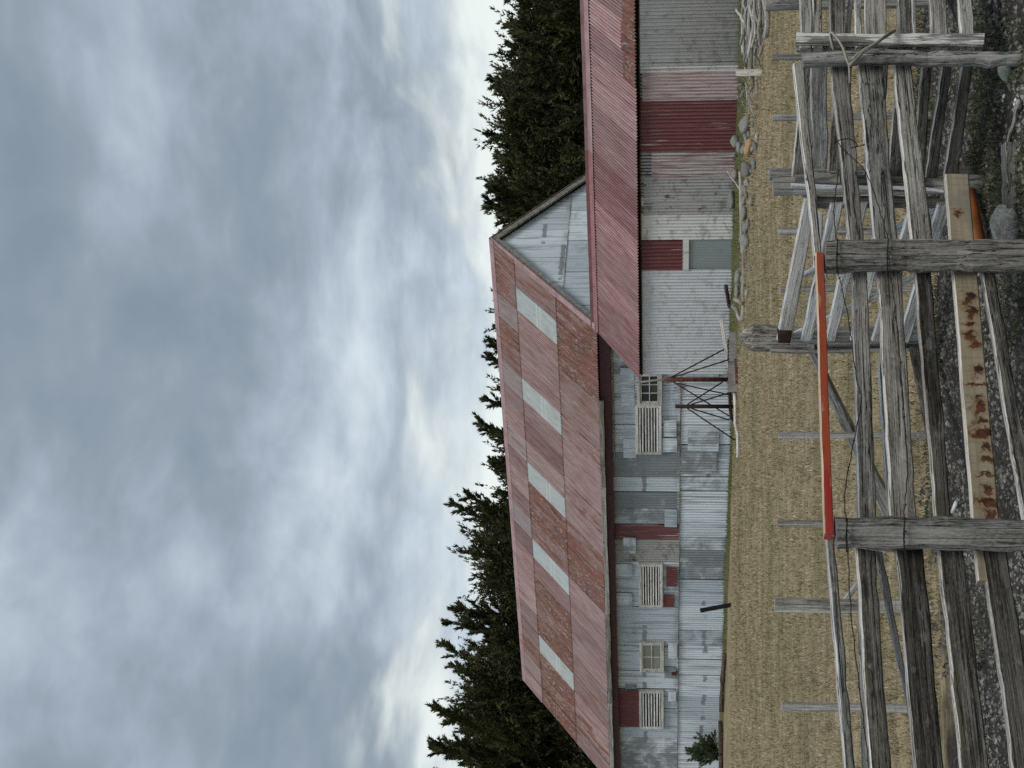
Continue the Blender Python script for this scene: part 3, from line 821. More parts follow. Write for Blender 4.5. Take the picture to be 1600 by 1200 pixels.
def build_barn():
    rl = math.hypot(W, RISE)
    # --- roof: dark backing plane added under the sheets to block light, both slopes
    V = [(-LEN, 0.02, EAVE - 0.05), (0.0, 0.02, EAVE - 0.05), (0.0, W, EAVE + RISE - 0.05), (-LEN, W, EAVE + RISE - 0.05),
         (-LEN, 2 * W, EAVE - 0.05), (0.0, 2 * W, EAVE - 0.05)]
    roof = obj('roof', py_mesh('roof', V, [(0, 1, 2, 3), (3, 2, 5, 4)], M['dark']), None, barn)
    R_ = rot_slope(W, RISE)
    edges = [-(0.045 + 0.735 * i) for i in range(15)]
    edges[0] = 0.02
    e = edges[-1]
    for k in range(4):
        e -= 0.806; edges.append(e)
    edges.append(e - 0.79); e -= 0.79
    for k in range(3):
        e -= (LEN - 14.35) / 3.0; edges.append(e)
    edges[-1] = -LEN - 0.02
    sky_i = {1, 5, 9, 13, 18}
    rust_low = [.85, .95, .9, .62, .3, .35, .1, .1, .62, .2, .75, .85, .8, .15, .1, .1, .12, .1, .3, .1, .55, .45]
    rust_mid = [.35, 0, .12, .2, .15, 0, .1, .15, .1, 0, 1.0, .85, .4, 0, .2, .8, .7, .95, 0, 1.0, .95, .9]
    rust_top = [.7, .55, .3, .6, .5, .1, .35, .15, .25, .1, .45, .15, .05, .05, .0, .05, .1, .05, .4, .6, .3, .05]
    fade = [.48, .38, .4, .6, .75, .7, .62, .55, .7, .6, .5, .55, .35, .6, .55, .6, .65, .5, .45, .5, .55, .5]
    rows = [(-0.015, 0.375, rust_low, 0.016), (0.36, 0.775, rust_mid, 0.034), (0.76, 1.0, rust_top, 0.052)]
    for ri, (f0, f1, rust, off) in enumerate(rows):
        for i in range(len(edges) - 1):
            x1, x0 = edges[i], edges[i + 1]
            w = x1 - x0
            l = (f1 - f0) * rl + (0.0 if ri else random.choice((0, 0.015, 0.03)))
            sk = ri == 1 and i in sky_i
            me = sheet_mesh(w - 0.013, l, M['skylight'] if sk else M['roof'], seed=i * 3 + ri, amp=.017)
            o2 = off + (0.004 if i % 2 else 0.0) + (0.004 if sk else 0)
            y = f0 * W - (0.0 if ri else 0.0)
            loc = Vector((x0, f0 * W, EAVE + f0 * RISE)) + (R_ @ Vector((0, 0, o2)))
            g = fade[(i + 5 * ri) % len(fade)] + random.uniform(-.12, .12)
            b_ = 0.0
            if ri == 2 and i in (2, 5, 8, 12): b_ = 0.35
            if ri == 0 and i in (10,): b_ = 0.0
            lay(roof, me, loc, R_, (rust[i] * .85 + .30 * random.random(), max(0, g), b_, 1), 0.0015)
    # back slope sheets, one row of long ones
    Rb = rot_slope(W, RISE)
    Rback = Matrix.Rotation(math.pi, 4, 'Z') @ Rb
    for i in range(len(edges) - 1):
        x1, x0 = edges[i], edges[i + 1]
        me = sheet_mesh(x1 - x0 + 0.035, rl, M['roof'], seed=i, key='back')
        loc = Vector((x1 + 0.02, 2 * W, EAVE)) + (Rback @ Vector((0, 0, 0.014 + 0.004 * (i % 2))))
        lay(roof, me, loc, Rback, (.3, .5, 0, 1))
    # lean ridge capping with a rolled top
    prof = [(-0.17, -0.105), (-0.06, -0.022), (-0.03, 0.012), (0.0, 0.024), (0.03, 0.012), (0.06, -0.022), (0.17, -0.105)]
    for k in range(6):
        xa = -LEN - 0.02 + k * (LEN + 0.06) / 6; xb = xa + (LEN + 0.06) / 6 + 0.04
        V, Fs = [], []
        for xx in (xa, xb):
            V += [(xx, W + a, EAVE + RISE + 0.06 + b + 0.003 * (k % 2)) for a, b in prof]
        n = len(prof)
        Fs = [(i, i + 1, i + 1 + n, i + n) for i in range(n - 1)]
        obj('ridge_cap', py_mesh('ridge_cap', V, Fs, M['ridge'], True), None, barn)
    # --- walls: dark boarding that carries the sheets
    zt = EAVE - 0.22
    wall = box('front_wall', -LEN + 0.12, -0.13, WALL_T + 0.045, WALL_T + 0.12, -0.4, zt + 0.12, M['dark'], barn, 0)
    back = box('back_wall', -LEN + 0.12, -0.13, 2 * W - WALL_T - 0.12, 2 * W - WALL_T, -0.4, zt + 0.12, M['zinc_worn'], barn, 0)
    far = obj('end_wall', py_mesh('end_wall', [(-LEN + 0.12, WALL_T, -0.4), (-LEN + 0.12, 2 * W - WALL_T, -0.4), (-LEN + 0.12, 2 * W - WALL_T, EAVE), (-LEN + 0.12, W, EAVE + RISE - 0.1), (-LEN + 0.12, WALL_T, EAVE)], [(0, 1, 2, 3, 4)], M['zinc_worn']), None, barn)
    JO = 1.22                                        # joint between the two rows of wall iron
    up = [-.1, -.86, -1.62, -2.4, -3.2, -4.13, -4.95, -5.45, -6.03, -6.58, -7.15, -7.95, -8.5, -9.03, -9.64, -10.39, -11.2, -12.21, -12.96, -13.8, -14.56, -15.1, -15.8, -16.6]
    upc = [(.35, .1), (.3, .1), (.2, 0), (.15, .2), (.25, .15), (.62, .05), (.02, 0), (.68, 0), (.42, 0), None, 'dark', (.1, 0), (.3, .2), (.1, 0), (.0, 0), (.12, 0), (.05, 0), (.08, 0), (.06, 0), (.05, 0), (.02, 0), (.4, 0), (.5, 0)]
    for i in range(len(up) - 1):
        x1, x0 = up[i], up[i + 1]
        c = upc[i]
        mat = M['red'] if c is None else (M['zinc_worn'] if c == 'dark' else M['wall'])
        col = (.12, .05, 0, 1) if c is None else ((0, 0, 0, 1) if c == 'dark' else (c[0], c[1], random.choice((.92, .95, 9.0)), 1))
        me = sheet_mesh(x1 - x0 - 0.010, zt - JO + 0.10 + random.uniform(-.02, .02), mat, seed=i, rows=4, amp=(.021, .014, .023, .018)[i % 4], pitch=.09)
        lay(wall, me, (x0, WALL_T + 0.004 - 0.004 * (i % 2), JO - 0.04 + random.uniform(-.012, .012)), ROT_WALL, col, 0.003)
    lo = [-.1, -.86, -1.66, -2.28, -3.23, -3.87, -4.34, -4.94, -5.42, -6.53, -7.06, -7.52, -8.15, -8.59, -9.07, -9.61, -10.13, -10.56, -11.2, -11.72, -12.38, -13.3, -14.28, -15.27, -16.6]
    loc_ = [(.2, .1), (.1, .05), (.15, .2), (.06, .1), (.1, .05), (.0, 0), (.12, 0), (.25, 0), (.0, .25), (.03, .1), (.28, .25), (.55, .1), (.5, .15), (.05, .0), (.02, .3), (.02, 0), (.1, 0), (.3, .1), (.05, .1), (.08, .3), (.02, 0), (.0, 0), (.08, 0), (.02, 0)]
    for i in range(len(lo) - 1):
        x1, x0 = lo[i], lo[i + 1]
        c = loc_[i]
        me = sheet_mesh(x1 - x0 - 0.010, JO + 0.32, M['wall'], seed=i + 30, rows=4, ragged=0.05, key='lo%d' % i, amp=(.022, .024, .014, .023, .017)[i % 5], pitch=.09)
        lay(wall, me, (x0, WALL_T + 0.020 - 0.004 * (i % 2), -0.28 + random.uniform(-.03, .03)), ROT_WALL, (c[0], c[1], random.choice((.72, .75, 9.0, .74)), 1), 0.003)
    # odd offcuts nailed over worn places
    pr = random.Random(21)
    for k in range(10):
        sx = -pr.uniform(.9, 15.9); w = pr.uniform(.45, .8); h = pr.uniform(.5, .95)
        up_ = pr.random() < .45
        zz = pr.uniform(.15, JO - h - .05) if not up_ else pr.choice((JO + .02, 2.55 - h * .3))
        if up_ and (zz > 2.1 or JO + h > 1.62):
            h = .33
        me = sheet_mesh(w, h, M['wall'], key='of%d' % k, seed=k + 800, pitch=.09, amp=.016)
        lay(wall, me, (sx - w, WALL_T - 0.030 - .0008 * k, min(zz, 2.98 - h)), ROT_WALL, (pr.choice((0, 0, .05, .3, .55, .62)), pr.choice((0, .1, .3)), 9, 1), .008)
    # small patches round the louvres: (y0, x0, y1, x1) in the photograph
    for (ya, xa, yb, xb, kind) in ((914, 1041, 883, 1058, 'red'), (946, 1037, 928, 1053, 'red'), (1133, 965, 1076, 998, 'red'), (898, 962, 879, 988, 'w'), (945, 962, 925, 988, 'w'), (704, 1035, 682, 1058, 'w'), (1026, 1044, 1003, 1058, 'w'), (1093, 1044, 1078, 1056, 'w'), (680, 1037, 655, 1057, 'w')):
        s0, z1 = on_wall(xa, ya); s1, z0 = on_wall(xb, yb)
        me = sheet_mesh(s1 - s0, z1 - z0, M['red'] if kind == 'red' else M['wall'], key='p%d' % ya, seed=ya)
        lay(wall, me, (s0, WALL_T - 0.062, z0), ROT_WALL, (.05, .0, 0, 1) if kind == 'red' else (.05, 0, 9, 1), 0.006)
    # --- gable end facing right
    gs = -0.10
    gab = obj('gable_wall', py_mesh('gable_wall', [(gs - .04, WALL_T, -0.4), (gs - .04, 2 * W - WALL_T, -0.4), (gs - .04, 2 * W - WALL_T, EAVE + .1), (gs - .04, W, EAVE + RISE - 0.08), (gs - .04, WALL_T, EAVE + .1)], [(0, 1, 2, 3, 4)], M['dark']), None, barn)
    def roofline(t):
        return EAVE + RISE * (1 - abs(t - W) / W) - 0.12
    # lower course of flat-looking painted iron, then two upper courses
    t0 = WALL_T
    zj = 4.18
    k = 0
    while t0 < 2 * W - WALL_T - 0.05:
        w = 0.76 if t0 + 0.9 < 2 * W - WALL_T else 2 * W - WALL_T - t0
        f = lambda x, a=t0: max(0.02, min(zj, roofline(min(max(a + x, 0.32), 2 * W - 0.32))) - 2.6)
        me = sheet_mesh(w - 0.006, 1.5, M['wall'], top=f, key='g%d' % k, seed=k + 70, amp=0.010)
        lay(gab, me, (gs + 0.008 + .004 * (k % 2), t0, 2.6), ROT_GABLE, (random.uniform(.08, .2), 0.1, 9, 1), .004)
        t0 += w; k += 1
    t0 = 1.62
    for w, (r_, g_), zz in ((0.8, (.12, .1), zj), (0.82, (.12, .1), zj), (0.62, (.08, 0), zj), (0.72, (.06, 0), zj), (0.72, (.08, 0), zj), (0.75, (.1, 0), zj), (0.6, (.4, 0), zj)):
        f = lambda x, a=t0: max(0.02, roofline(a + x) - zj + 0.08)
        me = sheet_mesh(w - 0.006, 2.0, M['wall'], top=f, key='gu%d' % k, seed=k + 90, amp=(.016, .016, .010, .009)[k % 4])
        lay(gab, me, (gs + 0.026 + .004 * (k % 2), t0, zj - 0.08), ROT_GABLE, (r_, g_, random.choice((.09, .10, .62)), 1))
        t0 += w; k += 1
    # --- bargeboards
    def bw(s, t, z): return BM @ Vector((s, t, z))
    for sgn, mat, th in ((1, M['wood_trim'], 0.035), (-1, M['wood'], 0.06)):
        e0 = -0.05 if sgn > 0 else 2 * W + 0.05
        zA, zB = EAVE - 0.06, EAVE + RISE - 0.02
        o = []
        hh = 0.20
        V, Fs = [], []
        nseg = 14
        for i in range(nseg + 1):
            k2 = i / nseg
            t = e0 + (W - e0) * k2; z = zA + (zB - zA) * k2
            j = 0.006 * nz(k2 * 7, sgn * 3.3)
            for (ds, dz) in ((0.03, 0.03 + j), (0.03 + th, 0.03 + j), (0.03 + th, 0.03 - hh + j), (0.03, 0.03 - hh + j)):
                V.append((ds, t, z + dz))
        for i in range(nseg):
            for q in range(4):
                a0 = i * 4 + q; a1 = i * 4 + (q + 1) % 4
                Fs.append((a0, a1, a1 + 4, a0 + 4))
        Fs += [(3, 2, 1, 0), tuple(nseg * 4 + q for q in range(4))]
        me = py_mesh('bargeboard', V, Fs, mat)
        bm = bmesh.new(); bm.from_mesh(me); bmesh.ops.recalc_face_normals(bm, faces=bm.faces); bm.to_mesh(me); bm.free()
        obj('bargeboard', me, None, barn)
        # capping that lies along the verge
        V = []
        for k2 in (0, 1):
            t = e0 + (W - e0) * k2; z = zA + (zB - zA) * k2 + 0.075
            V += [(-0.06, t, z), (0.105, t, z), (0.105, t, z - 0.04)]
        obj('verge_cap', py_mesh('verge_cap', V, [(0, 1, 4, 3), (1, 2, 5, 4)], M['ridge'] if sgn > 0 else M['wood_dark']), None, barn)
    # far verge
    V = []
    for k2 in (0, 1):
        t = -0.05 + (W + 0.05) * k2; z = EAVE - 0.04 + RISE * k2 + 0.02
        V += [(-LEN - 0.05, t, z + .04), (-LEN - 0.02, t, z + .04), (-LEN - 0.02, t, z - .15), (-LEN - 0.05, t, z - .15)]
    obj('bargeboard', py_mesh('bargeboard', V, [(0, 1, 5, 4), (1, 2, 6, 5), (2, 3, 7, 6), (3, 0, 4, 7), (0, 1, 2, 3), (4, 5, 6, 7)], M['wood']), None, barn)
    # --- fascia, soffit and sagging timber gutter
    box('soffit', -LEN + 0.02, -0.02, 0.05, WALL_T + 0.03, EAVE - 0.215, EAVE - 0.195, M['maroon'], barn, 0)
    for k, (a, b_) in enumerate(((-0.02, -5.3), (-5.32, -10.6), (-10.62, -LEN + 0.02))):
        timber('fascia', bw(b_, 0.03, EAVE - .06), bw(b_, 0.03, EAVE - .33), bw(a, 0.03, EAVE - .06), bw(a, 0.03, EAVE - .33), 0.03, M['maroon'], barn, rough=0.006)
    for k, (a, b_, za, zb) in enumerate(((-2.2, -5.0, .09, .10), (-4.98, -9.6, .085, .11), (-9.58, -13.2, .09, .105), (-13.18, -16.7, .105, .10))):
        timber('gutter', bw(b_, -0.10 + .012 * (k % 2), EAVE - .015 - zb + .085), bw(b_, -0.10 + .012 * (k % 2), EAVE - .14 - zb + .085), bw(a, -0.10 + .012 * (k % 2), EAVE - .015 - za + .085), bw(a, -0.10 + .012 * (k % 2), EAVE - .14 - za + .085), 0.11, M['wood_trim'] if k % 2 else M['wood'], barn, rough=0.012, warp=0.03)
    box('eave_rail', -4.3, -0.05, 0.2, 0.235, EAVE - .39, EAVE - .35, M['wood_trim'], barn)
    # --- windows
    def rect(y0, x0, y1, x1, t=WALL_T):
        s0, zt_ = on_wall(x0, y0, t); s1, zb_ = on_wall(x1, y1, t)
        return s0, s1, zb_, zt_
    TF = WALL_T - 0.10                            # face of the frames
    def frame(win, s0, s1, z0, z1, fw, mat, d0=TF, d1=WALL_T + 0.02):
        box('frame', s0 - fw, s1 + fw, d0, d1, z1, z1 + fw, mat, win)
        box('frame', s0 - fw, s1 + fw, d0, d1, z0 - fw, z0, mat, win)
        box('frame', s0 - fw, s0, d0 + .003, d1, z0, z1, mat, win)
        box('frame', s1, s1 + fw, d0 + .003, d1, z0, z1, mat, win)
    def louvre(y0, x0, y1, x1):
        s0, s1, z0, z1 = rect(y0, x0, y1, x1)
        win = box('louvre_window', s0, s1, WALL_T - 0.052, WALL_T - 0.046, z0, z1, M['dark'], barn, 0)
        frame(win, s0, s1, z0, z1, 0.075, M['wood_light'])
        n = 7
        for i in range(n):
            zc = z0 + (z1 - z0) * (i + 0.5) / n
            hh = (z1 - z0) / n * 0.27
            j = random.uniform(-.006, .006)
            V = [(s0 + .01, TF + .005, zc - hh + j), (s1 - .01, TF + .005, zc - hh), (s1 - .01, TF + .030, zc + hh), (s0 + .01, TF + .030, zc + hh + j)]
            V += [(x, y + .014, z + .004) for x, y, z in V]
            me = py_mesh('slat', V, [(0, 1, 2, 3), (7, 6, 5, 4), (0, 4, 5, 1), (3, 2, 6, 7), (0, 3, 7, 4), (1, 5, 6, 2)], M['wood_light'])
            obj('slat', me, None, win)
    louvre(703, 998, 634, 1029); louvre(942, 1003, 882, 1031); louvre(1132, 1003, 1080, 1033)
    def panes(y0, x0, y1, x1, nx, nz_, cols, fw=0.07):
        s0, s1, z0, z1 = rect(y0, x0, y1, x1)
        win = box('window', s0, s1, WALL_T - .040, WALL_T - .034, z0, z1, M['dark'], barn, 0)
        frame(win, s0, s1, z0, z1, fw, M['wood_light'])
        frame(win, s0 + .045, s1 - .045, z0 + .045, z1 - .045, 0.042, M['wood_light'], TF + .02, WALL_T)
        a0, a1, c0, c1 = s0 + .045, s1 - .045, z0 + .045, z1 - .045
        for i in range(1, nx):
            xx = a0 + (a1 - a0) * i / nx
            box('glazing_bar', xx - .011, xx + .011, TF + .025, WALL_T - .004, c0, c1, M['wood_light'], win, 0.002)
        for i in range(1, nz_):
            zz = c0 + (c1 - c0) * i / nz_
            box('glazing_bar', a0, a1, TF + .028, WALL_T - .006, zz - .011, zz + .011, M['wood_light'], win, 0.002)
        q = 0
        for i in range(nx):
            for j in range(nz_):
                xa = a0 + (a1 - a0) * i / nx + .008; xb = a0 + (a1 - a0) * (i + 1) / nx - .008
                za = c0 + (c1 - c0) * j / nz_ + .008; zb = c0 + (c1 - c0) * (j + 1) / nz_ - .008
                box('pane', xa, xb, WALL_T - .050, WALL_T - .046, za, zb, M['glass'], win, 0, (cols[q % len(cols)], 0, 0, 1)); q += 1
    panes(627, 1000, 583, 1030, 3, 2, (.0, .0, .12, .0, .0, .03))
    panes(1044, 1003, 1004, 1034, 2, 2, (.85, .6, .75, .7), 0.06)
    # sill fixings and a small rusty bracket
    s0, z0 = on_wall(1057, 1053)
    box('bracket', s0, s0 + .12, WALL_T - .06, WALL_T + .01, z0 - .02, z0 + .14, M['rust'], barn)
    box('joint_strip', -LEN + .15, -1.0, WALL_T - .016, WALL_T - .004, JO - .055, JO - .035, M['wood'], barn, 0.002)
build_barn()

# ------------------------------------------------------------------ lean-to shed
shed = empty('lean_to_shed', tuple(bp(0, LWALL_T, 0)), 'low lean-to shed with red corrugated roof and patched iron wall, joined to the barn', 'shed', rot=Matrix.Rotation(-TH, 4, 'Z'))

def build_shed():
    S1 = 11.5
    zE = EAVE - DROP
    bmw = BM
    def part(name, me):
        return obj(name, me, BM.copy(), shed)
    rl = math.hypot(RUN, DROP)
    V = [(0.0, -RUN + .03, zE - .045), (S1, -RUN + .03, zE - .045), (S1, 0, EAVE - .045), (0.0, 0, EAVE - .045)]
    roof = part('roof', py_mesh('roof', V, [(0, 1, 2, 3)], M['dark']))
    R_ = rot_slope(RUN, DROP)
    x = -0.06; i = 0
    while x < S1:
        w = 0.61
        rust = 0.0
        fd = 0.36 if x < 3.2 else (0.18 if x < 4.6 else (0.46 if x < 6 else 0.66))
        me = sheet_mesh(w + 0.03, rl + 0.02, M['shed_roof'], seed=i + 200, amp=0.019)
        loc = Vector((x, -RUN - .01, zE - .005)) + (R_ @ Vector((0, 0, .012 + .004 * (i % 2))))
        lay(roof, me, loc, R_, (random.uniform(0.02, 0.14), fd - .06 + random.uniform(-.08, .08), 0, 1), 0.002)
        if 6.75 < x < 10.0:                        # short rusted sheets let in along the eave
            l2 = rl * (0.24 + 0.03 * (i % 2))
            me2 = sheet_mesh(w + 0.02, l2, M['roof'], seed=i + 300, key='rp%d' % (i % 2), amp=0.019)
            loc2 = Vector((x + .005, -RUN - .012, zE - .005)) + (R_ @ Vector((0, 0, .034)))
            lay(roof, me2, loc2, R_, (1.25, .35, 0, 1))
        x += w; i += 1
    # flashing against the barn: flat upper strip and dressed lower strip
    for (t0, z0, t1, z1, mat, nm) in ((.06, .045, .05, .12, M['ridge'], 'flashing'), (-.20, -.062, .06, .045, M['ridge'], 'flashing')):
        k = 0
        xa = -0.05
        while xa < S1:
            xb = min(S1, xa + 2.4)
            jz = .004 * (k % 2)
            V = [(xa, t0, EAVE + z0 + jz), (xb + .03, t0, EAVE + z0 + jz), (xb + .03, t1, EAVE + z1 + jz), (xa, t1, EAVE + z1 + jz)]
            me = py_mesh(nm, V, [(0, 1, 2, 3)], M['ridge_red'] if xa < 3.2 else mat)
            part(nm, me)
            xa = xb; k += 1
    # upper wall behind the flashing, past the barn's gable
    part('back_wall', boxes_mesh('back_wall', [(0.05, S1, 0.05, 0.12, -.3, EAVE + .02)], M['wood']))
    wall = part('front_wall', boxes_mesh('front_wall', [(0.0, S1, LWALL_T + .03, LWALL_T + .1, -.3, zE + .03)], M['dark']))
    part('end_wall', py_mesh('end_wall', [(0.0, LWALL_T + .03, -.3), (0.0, 0.2, -.3), (0.0, 0.2, EAVE - .08), (0.0, LWALL_T + .03, zE - .02)], [(0, 1, 2, 3)], M['zinc_worn']))
    edges = [(-0.03, .64, 'zinc'), (.64, 1.31, 'zinc'), (1.31, 2.0, 'zinc'), (2.0, 2.82, 'zinc'), (3.58, 4.22, 'zinc_white'), (4.22, 4.54, 'zinc_worn'), (4.44, 4.62, 'zinc_white'), (4.54, 5.14, 'zinc_worn'), (5.12, 5.73, 'pink'), (5.71, 6.34, 'red'), (6.32, 6.91, 'red'), (6.89, 7.56, 'palepink'), (7.53, 7.70, 'zinc_white'), (7.67, 8.40, 'zinc_dark'), (8.38, 9.1, 'zinc_dark'), (9.08, 9.8, 'zinc_dark'), (9.78, 10.5, 'zinc_dark'), (10.48, 11.5, 'zinc_dark')]
    heads = {'pink': .30, 'zinc_worn': .13, 'palepink': .12}
    for i, (a, b_, kind) in enumerate(edges):
        mat = {'pink': M['red'], 'red': M['red'], 'palepink': M['red']}.get(kind) or M[kind]
        col = {'pink': (.42, .45, 0, 1), 'red': (.06, .02, 0, 1), 'palepink': (.16, 1.0, 0, 1)}.get(kind, (0, 0, 0, 1))
        hd = heads.get(kind, 0.0)
        pit = 0.082 if kind in ('zinc', 'red', 'zinc_white') else 0.076
        me = sheet_mesh(b_ - a + .02, zE + .03 - hd, mat, pitch=pit, amp=0.019, seed=i + 400, rows=4, key='lw%d' % i)
        lay(wall, me, (a, LWALL_T + .008 - .005 * (i % 2), -.02), ROT_WALL, col, 0.003)
        if hd:
            me = sheet_mesh(b_ - a + .02, hd + .08, M['zinc_worn'], pitch=.076, seed=i + 500, key='lh%d' % i)
            lay(wall, me, (a, LWALL_T + .022, zE - hd - .04), ROT_WALL, (0, 0, 0, 1))
    # doorway: red sheet over a pale rail over a grey-green panel
    door = obj('door', sheet_mesh(.78, 1.06, M['door_green'], pitch=.04, amp=.0035, key='door'), BM @ Matrix.Translation((2.81, LWALL_T + .02, 0.04)) @ ROT_WALL, shed)
    s0, zr = on_wall(1071, 400, LWALL_T)
    r = BM @ Matrix.Identity(4)
    o = obj('door_rail', boxes_mesh('door_rail', [(2.80, 3.59, LWALL_T - .02, LWALL_T + .015, 1.06, 1.19)], M['zinc_white']), r, door)
    o = obj('door_head', sheet_mesh(.78, zE - 1.17, M['red'], pitch=.095, amp=.020, key='dh'), BM @ Matrix.Translation((2.81, LWALL_T - .004, 1.17)) @ ROT_WALL, door, (.04, .0, 0, 1))
    part('eave_batten', boxes_mesh('eave_batten', [(-.02, S1, LWALL_T - .045, LWALL_T - .012, zE - .065, zE - .02)], M['wood_dark']))
build_shed()

# ------------------------------------------------------------------ trees
def leaf_cloud(segs, n_per, r, rng, size=0.15, width=0.034, spread=0.115):
    """segs: (k,2,3) plume axes. Returns triangles of small scale-leaf sprays along each plume."""
    k = len(segs)
    a = segs[:, 0]; d = segs[:, 1] - segs[:, 0]
    L = np.linalg.norm(d, axis=1, keepdims=True); u = d / L
    n = k * n_per
    idx = np.repeat(np.arange(k), n_per)
    t = rng.random(n) ** 0.85
    rad = spread * (1.0 - 0.85 * t) * L[idx, 0] * rng.random(n) ** 0.6
    rv = rng.normal(size=(n, 3)); rv /= np.linalg.norm(rv, axis=1, keepdims=True)
    pos = a[idx] + d[idx] * t[:, None] + rv * rad[:, None]
    dr = u[idx] + rv * 0.55 + rng.normal(size=(n, 3)) * 0.25
    dr /= np.linalg.norm(dr, axis=1, keepdims=True)
    sv = np.cross(dr, rng.normal(size=(n, 3))); sv /= np.linalg.norm(sv, axis=1, keepdims=True) + 1e-9
    ll = size * rng.uniform(0.6, 1.4, n); ww = width * rng.uniform(0.7, 1.4, n)
    V = np.empty((n, 3, 3))
    V[:, 0] = pos - sv * ww[:, None]; V[:, 1] = pos + sv * ww[:, None]; V[:, 2] = pos + dr * ll[:, None]
    tint = np.repeat(rng.random(k)[idx] * 0.6 + rng.random(n) * 0.4, 3)
    return V.reshape(-1, 3), tint

def cypress(x, y, top_z, spread, seed, label, boughs=64, wind=0.6, dens=66, low=0.12):
    rng = np.random.default_rng(seed)
    root = empty('cypress_tree', (x, y, 0), label, 'tree', 'wind-bent cypress trees behind the barn')
    # leaning trunk
    H = top_z
    lean = np.array([0.06 * H * wind, 0.0])
    pts = []
    for k in range(9):
        q = k / 8
        pts.append((x + lean[0] * q ** 1.6 + 0.18 * math.sin(q * 5 + seed), y + 0.15 * math.cos(q * 4 + seed), -0.2 + (H * 0.86 + .2) * q))
    tube('trunk', pts, [0.34 * (1 - 0.86 * k / 8) for k in range(9)], M['bark'], root, 8, wob=0.2)
    segs = []
    limb_n = 0
    for bi in range(boughs):
        h0 = low + (0.80 - low) * (bi + rng.random()) / boughs
        tp = np.array(pts[min(8, int(h0 / 0.86 * 8))]) if h0 < 0.86 else np.array(pts[8])
        base = np.array([tp[0], tp[1], h0 * H])
        az = rng.uniform(0, 2 * math.pi)
        reach = spread * (1.05 - 0.72 * h0 ** 1.7) * rng.uniform(0.55, 1.15)
        out = np.array([math.cos(az), math.sin(az), 0.0])
        d0 = out + np.array([wind, 0, 0]) * rng.uniform(0.4, 1.2) + np.array([0, 0, 0.22 + 0.55 * h0])
        d0 /= np.linalg.norm(d0)
        P = [base]
        stp = reach / 6
        dd = d0.copy()
        for k in range(6):
            dd = dd + np.array([0.10 * wind, 0, 0.10]) + rng.normal(size=3) * 0.10
            dd /= np.linalg.norm(dd)
            P.append(P[-1] + dd * stp)
        cap = H * (0.74 + 0.08 * math.sin(bi * 1.7))
        if P[-1][2] > cap:
            ex = P[-1][2] - cap
            for q in range(7): P[q] = P[q] - np.array([0, 0, ex * q / 6])
        if bi % 3 == 0:
            tube('limb', [tuple(p) for p in P[:6]], [0.075 * (1 - k / 7) + .012 for k in range(6)], M['bark'], root, 5)
        for k in range(1, 7):
            nn = 2 if k < 3 else 3
            for q in range(nn):
                u = (P[k] - P[k - 1]) / stp
                dr = u * 0.9 + rng.normal(size=3) * 0.42 + np.array([0.38 * wind, 0, 0.32])
                dr /= np.linalg.norm(dr)
                ln = rng.uniform(0.6, 1.5) * (0.75 + 0.12 * k) * min(1.0, 0.55 + spread / 6)
                s0 = P[k - 1] + (P[k] - P[k - 1]) * rng.random()
                segs.append((s0, s0 + dr * ln))
    # leading shoots that stand clear of the crown
    nl = 4 + boughs // 22
    for q in range(nl):
        az = rng.uniform(0, 2 * math.pi)
        off = spread * 0.85 * math.sqrt(rng.random())
        hb = H * rng.uniform(0.60, 0.74)
        P = np.array([pts[7][0] + off * math.cos(az), pts[7][1] + off * math.sin(az), hb])
        top = H * (1.0 if q == 0 else rng.uniform(0.82, 0.98))
        ln = top - hb
        d = np.array([0.22 * math.cos(az) + 0.42 * wind, 0.22 * math.sin(az), 1.0])
        nst = 7
        for k in range(nst):
            Q = P + d * (ln / nst) + np.array([0.05 * wind * k * ln / nst, 0, 0])
            wdt = 1.0 - k / nst
            for j in range(3):
                sd_ = rng.choice((-1, 1))
                dr = np.array([0.55 * sd_ * rng.uniform(.4, 1) + 0.55 * wind, rng.normal() * .45, 0.75])
                dr /= np.linalg.norm(dr)
                s0 = P + (Q - P) * rng.random()
                segs.append((s0, s0 + dr * (0.30 + 0.75 * wdt) * rng.uniform(.7, 1.2)))
            segs.append((P, Q + (Q - P) * 0.35))
            P = Q
    segs = np.array(segs)
    V, tint = leaf_cloud(segs, dens, None, rng)
    V[:, 2] *= H / np.percentile(V[:, 2], 99.97)
    me = np_mesh('crown', V - np.array([x, y, 0]), np.arange(len(V)).reshape(-1, 3), M['cypress'])
    a = me.attributes.new('tint', 'FLOAT', 'POINT'); a.data.foreach_set('value', tint.astype(np.float32))
    obj('crown', me, Matrix.Translation((x, y, 0)), root)

def tree_at(xtip, y, depth, spread, seed, label, **kw):
    p = at(xtip, y, depth)
    cypress(p.x, depth, p.z, spread, seed, label, **kw)

tree_at(690, 1235, 57, 4.0, 11, 'cypress cut by the picture edge, beyond the far left end of the barn', boughs=59, dens=58)
tree_at(672, 1155, 60, 2.9, 12, 'dark cypress with the tall paired tips above the far left end of the barn', boughs=66, dens=58)
tree_at(672, 1105, 57, 2.8, 13, 'ragged cypress with a high leaning tip, second from the far left end of the barn', boughs=59, dens=58)
tree_at(720, 1015, 59, 3.4, 14, 'cypress with a curved drooping bough left of the tallest one', boughs=63, dens=58)
tree_at(690, 900, 58, 3.2, 15, 'tallest cypress standing alone above the middle of the barn ridge', boughs=72, dens=58)
tree_at(738, 805, 60, 2.8, 16, 'lower cypress sloping down beside the tallest one above the barn ridge', boughs=59, dens=58)
tree_at(766, 735, 62, 2.3, 17, 'small cypress tip just showing over the barn ridge', boughs=39, dens=58)
tree_at(752, 640, 62, 2.3, 18, 'sparse cypress showing through gaps above the middle skylights', boughs=39, dens=58)
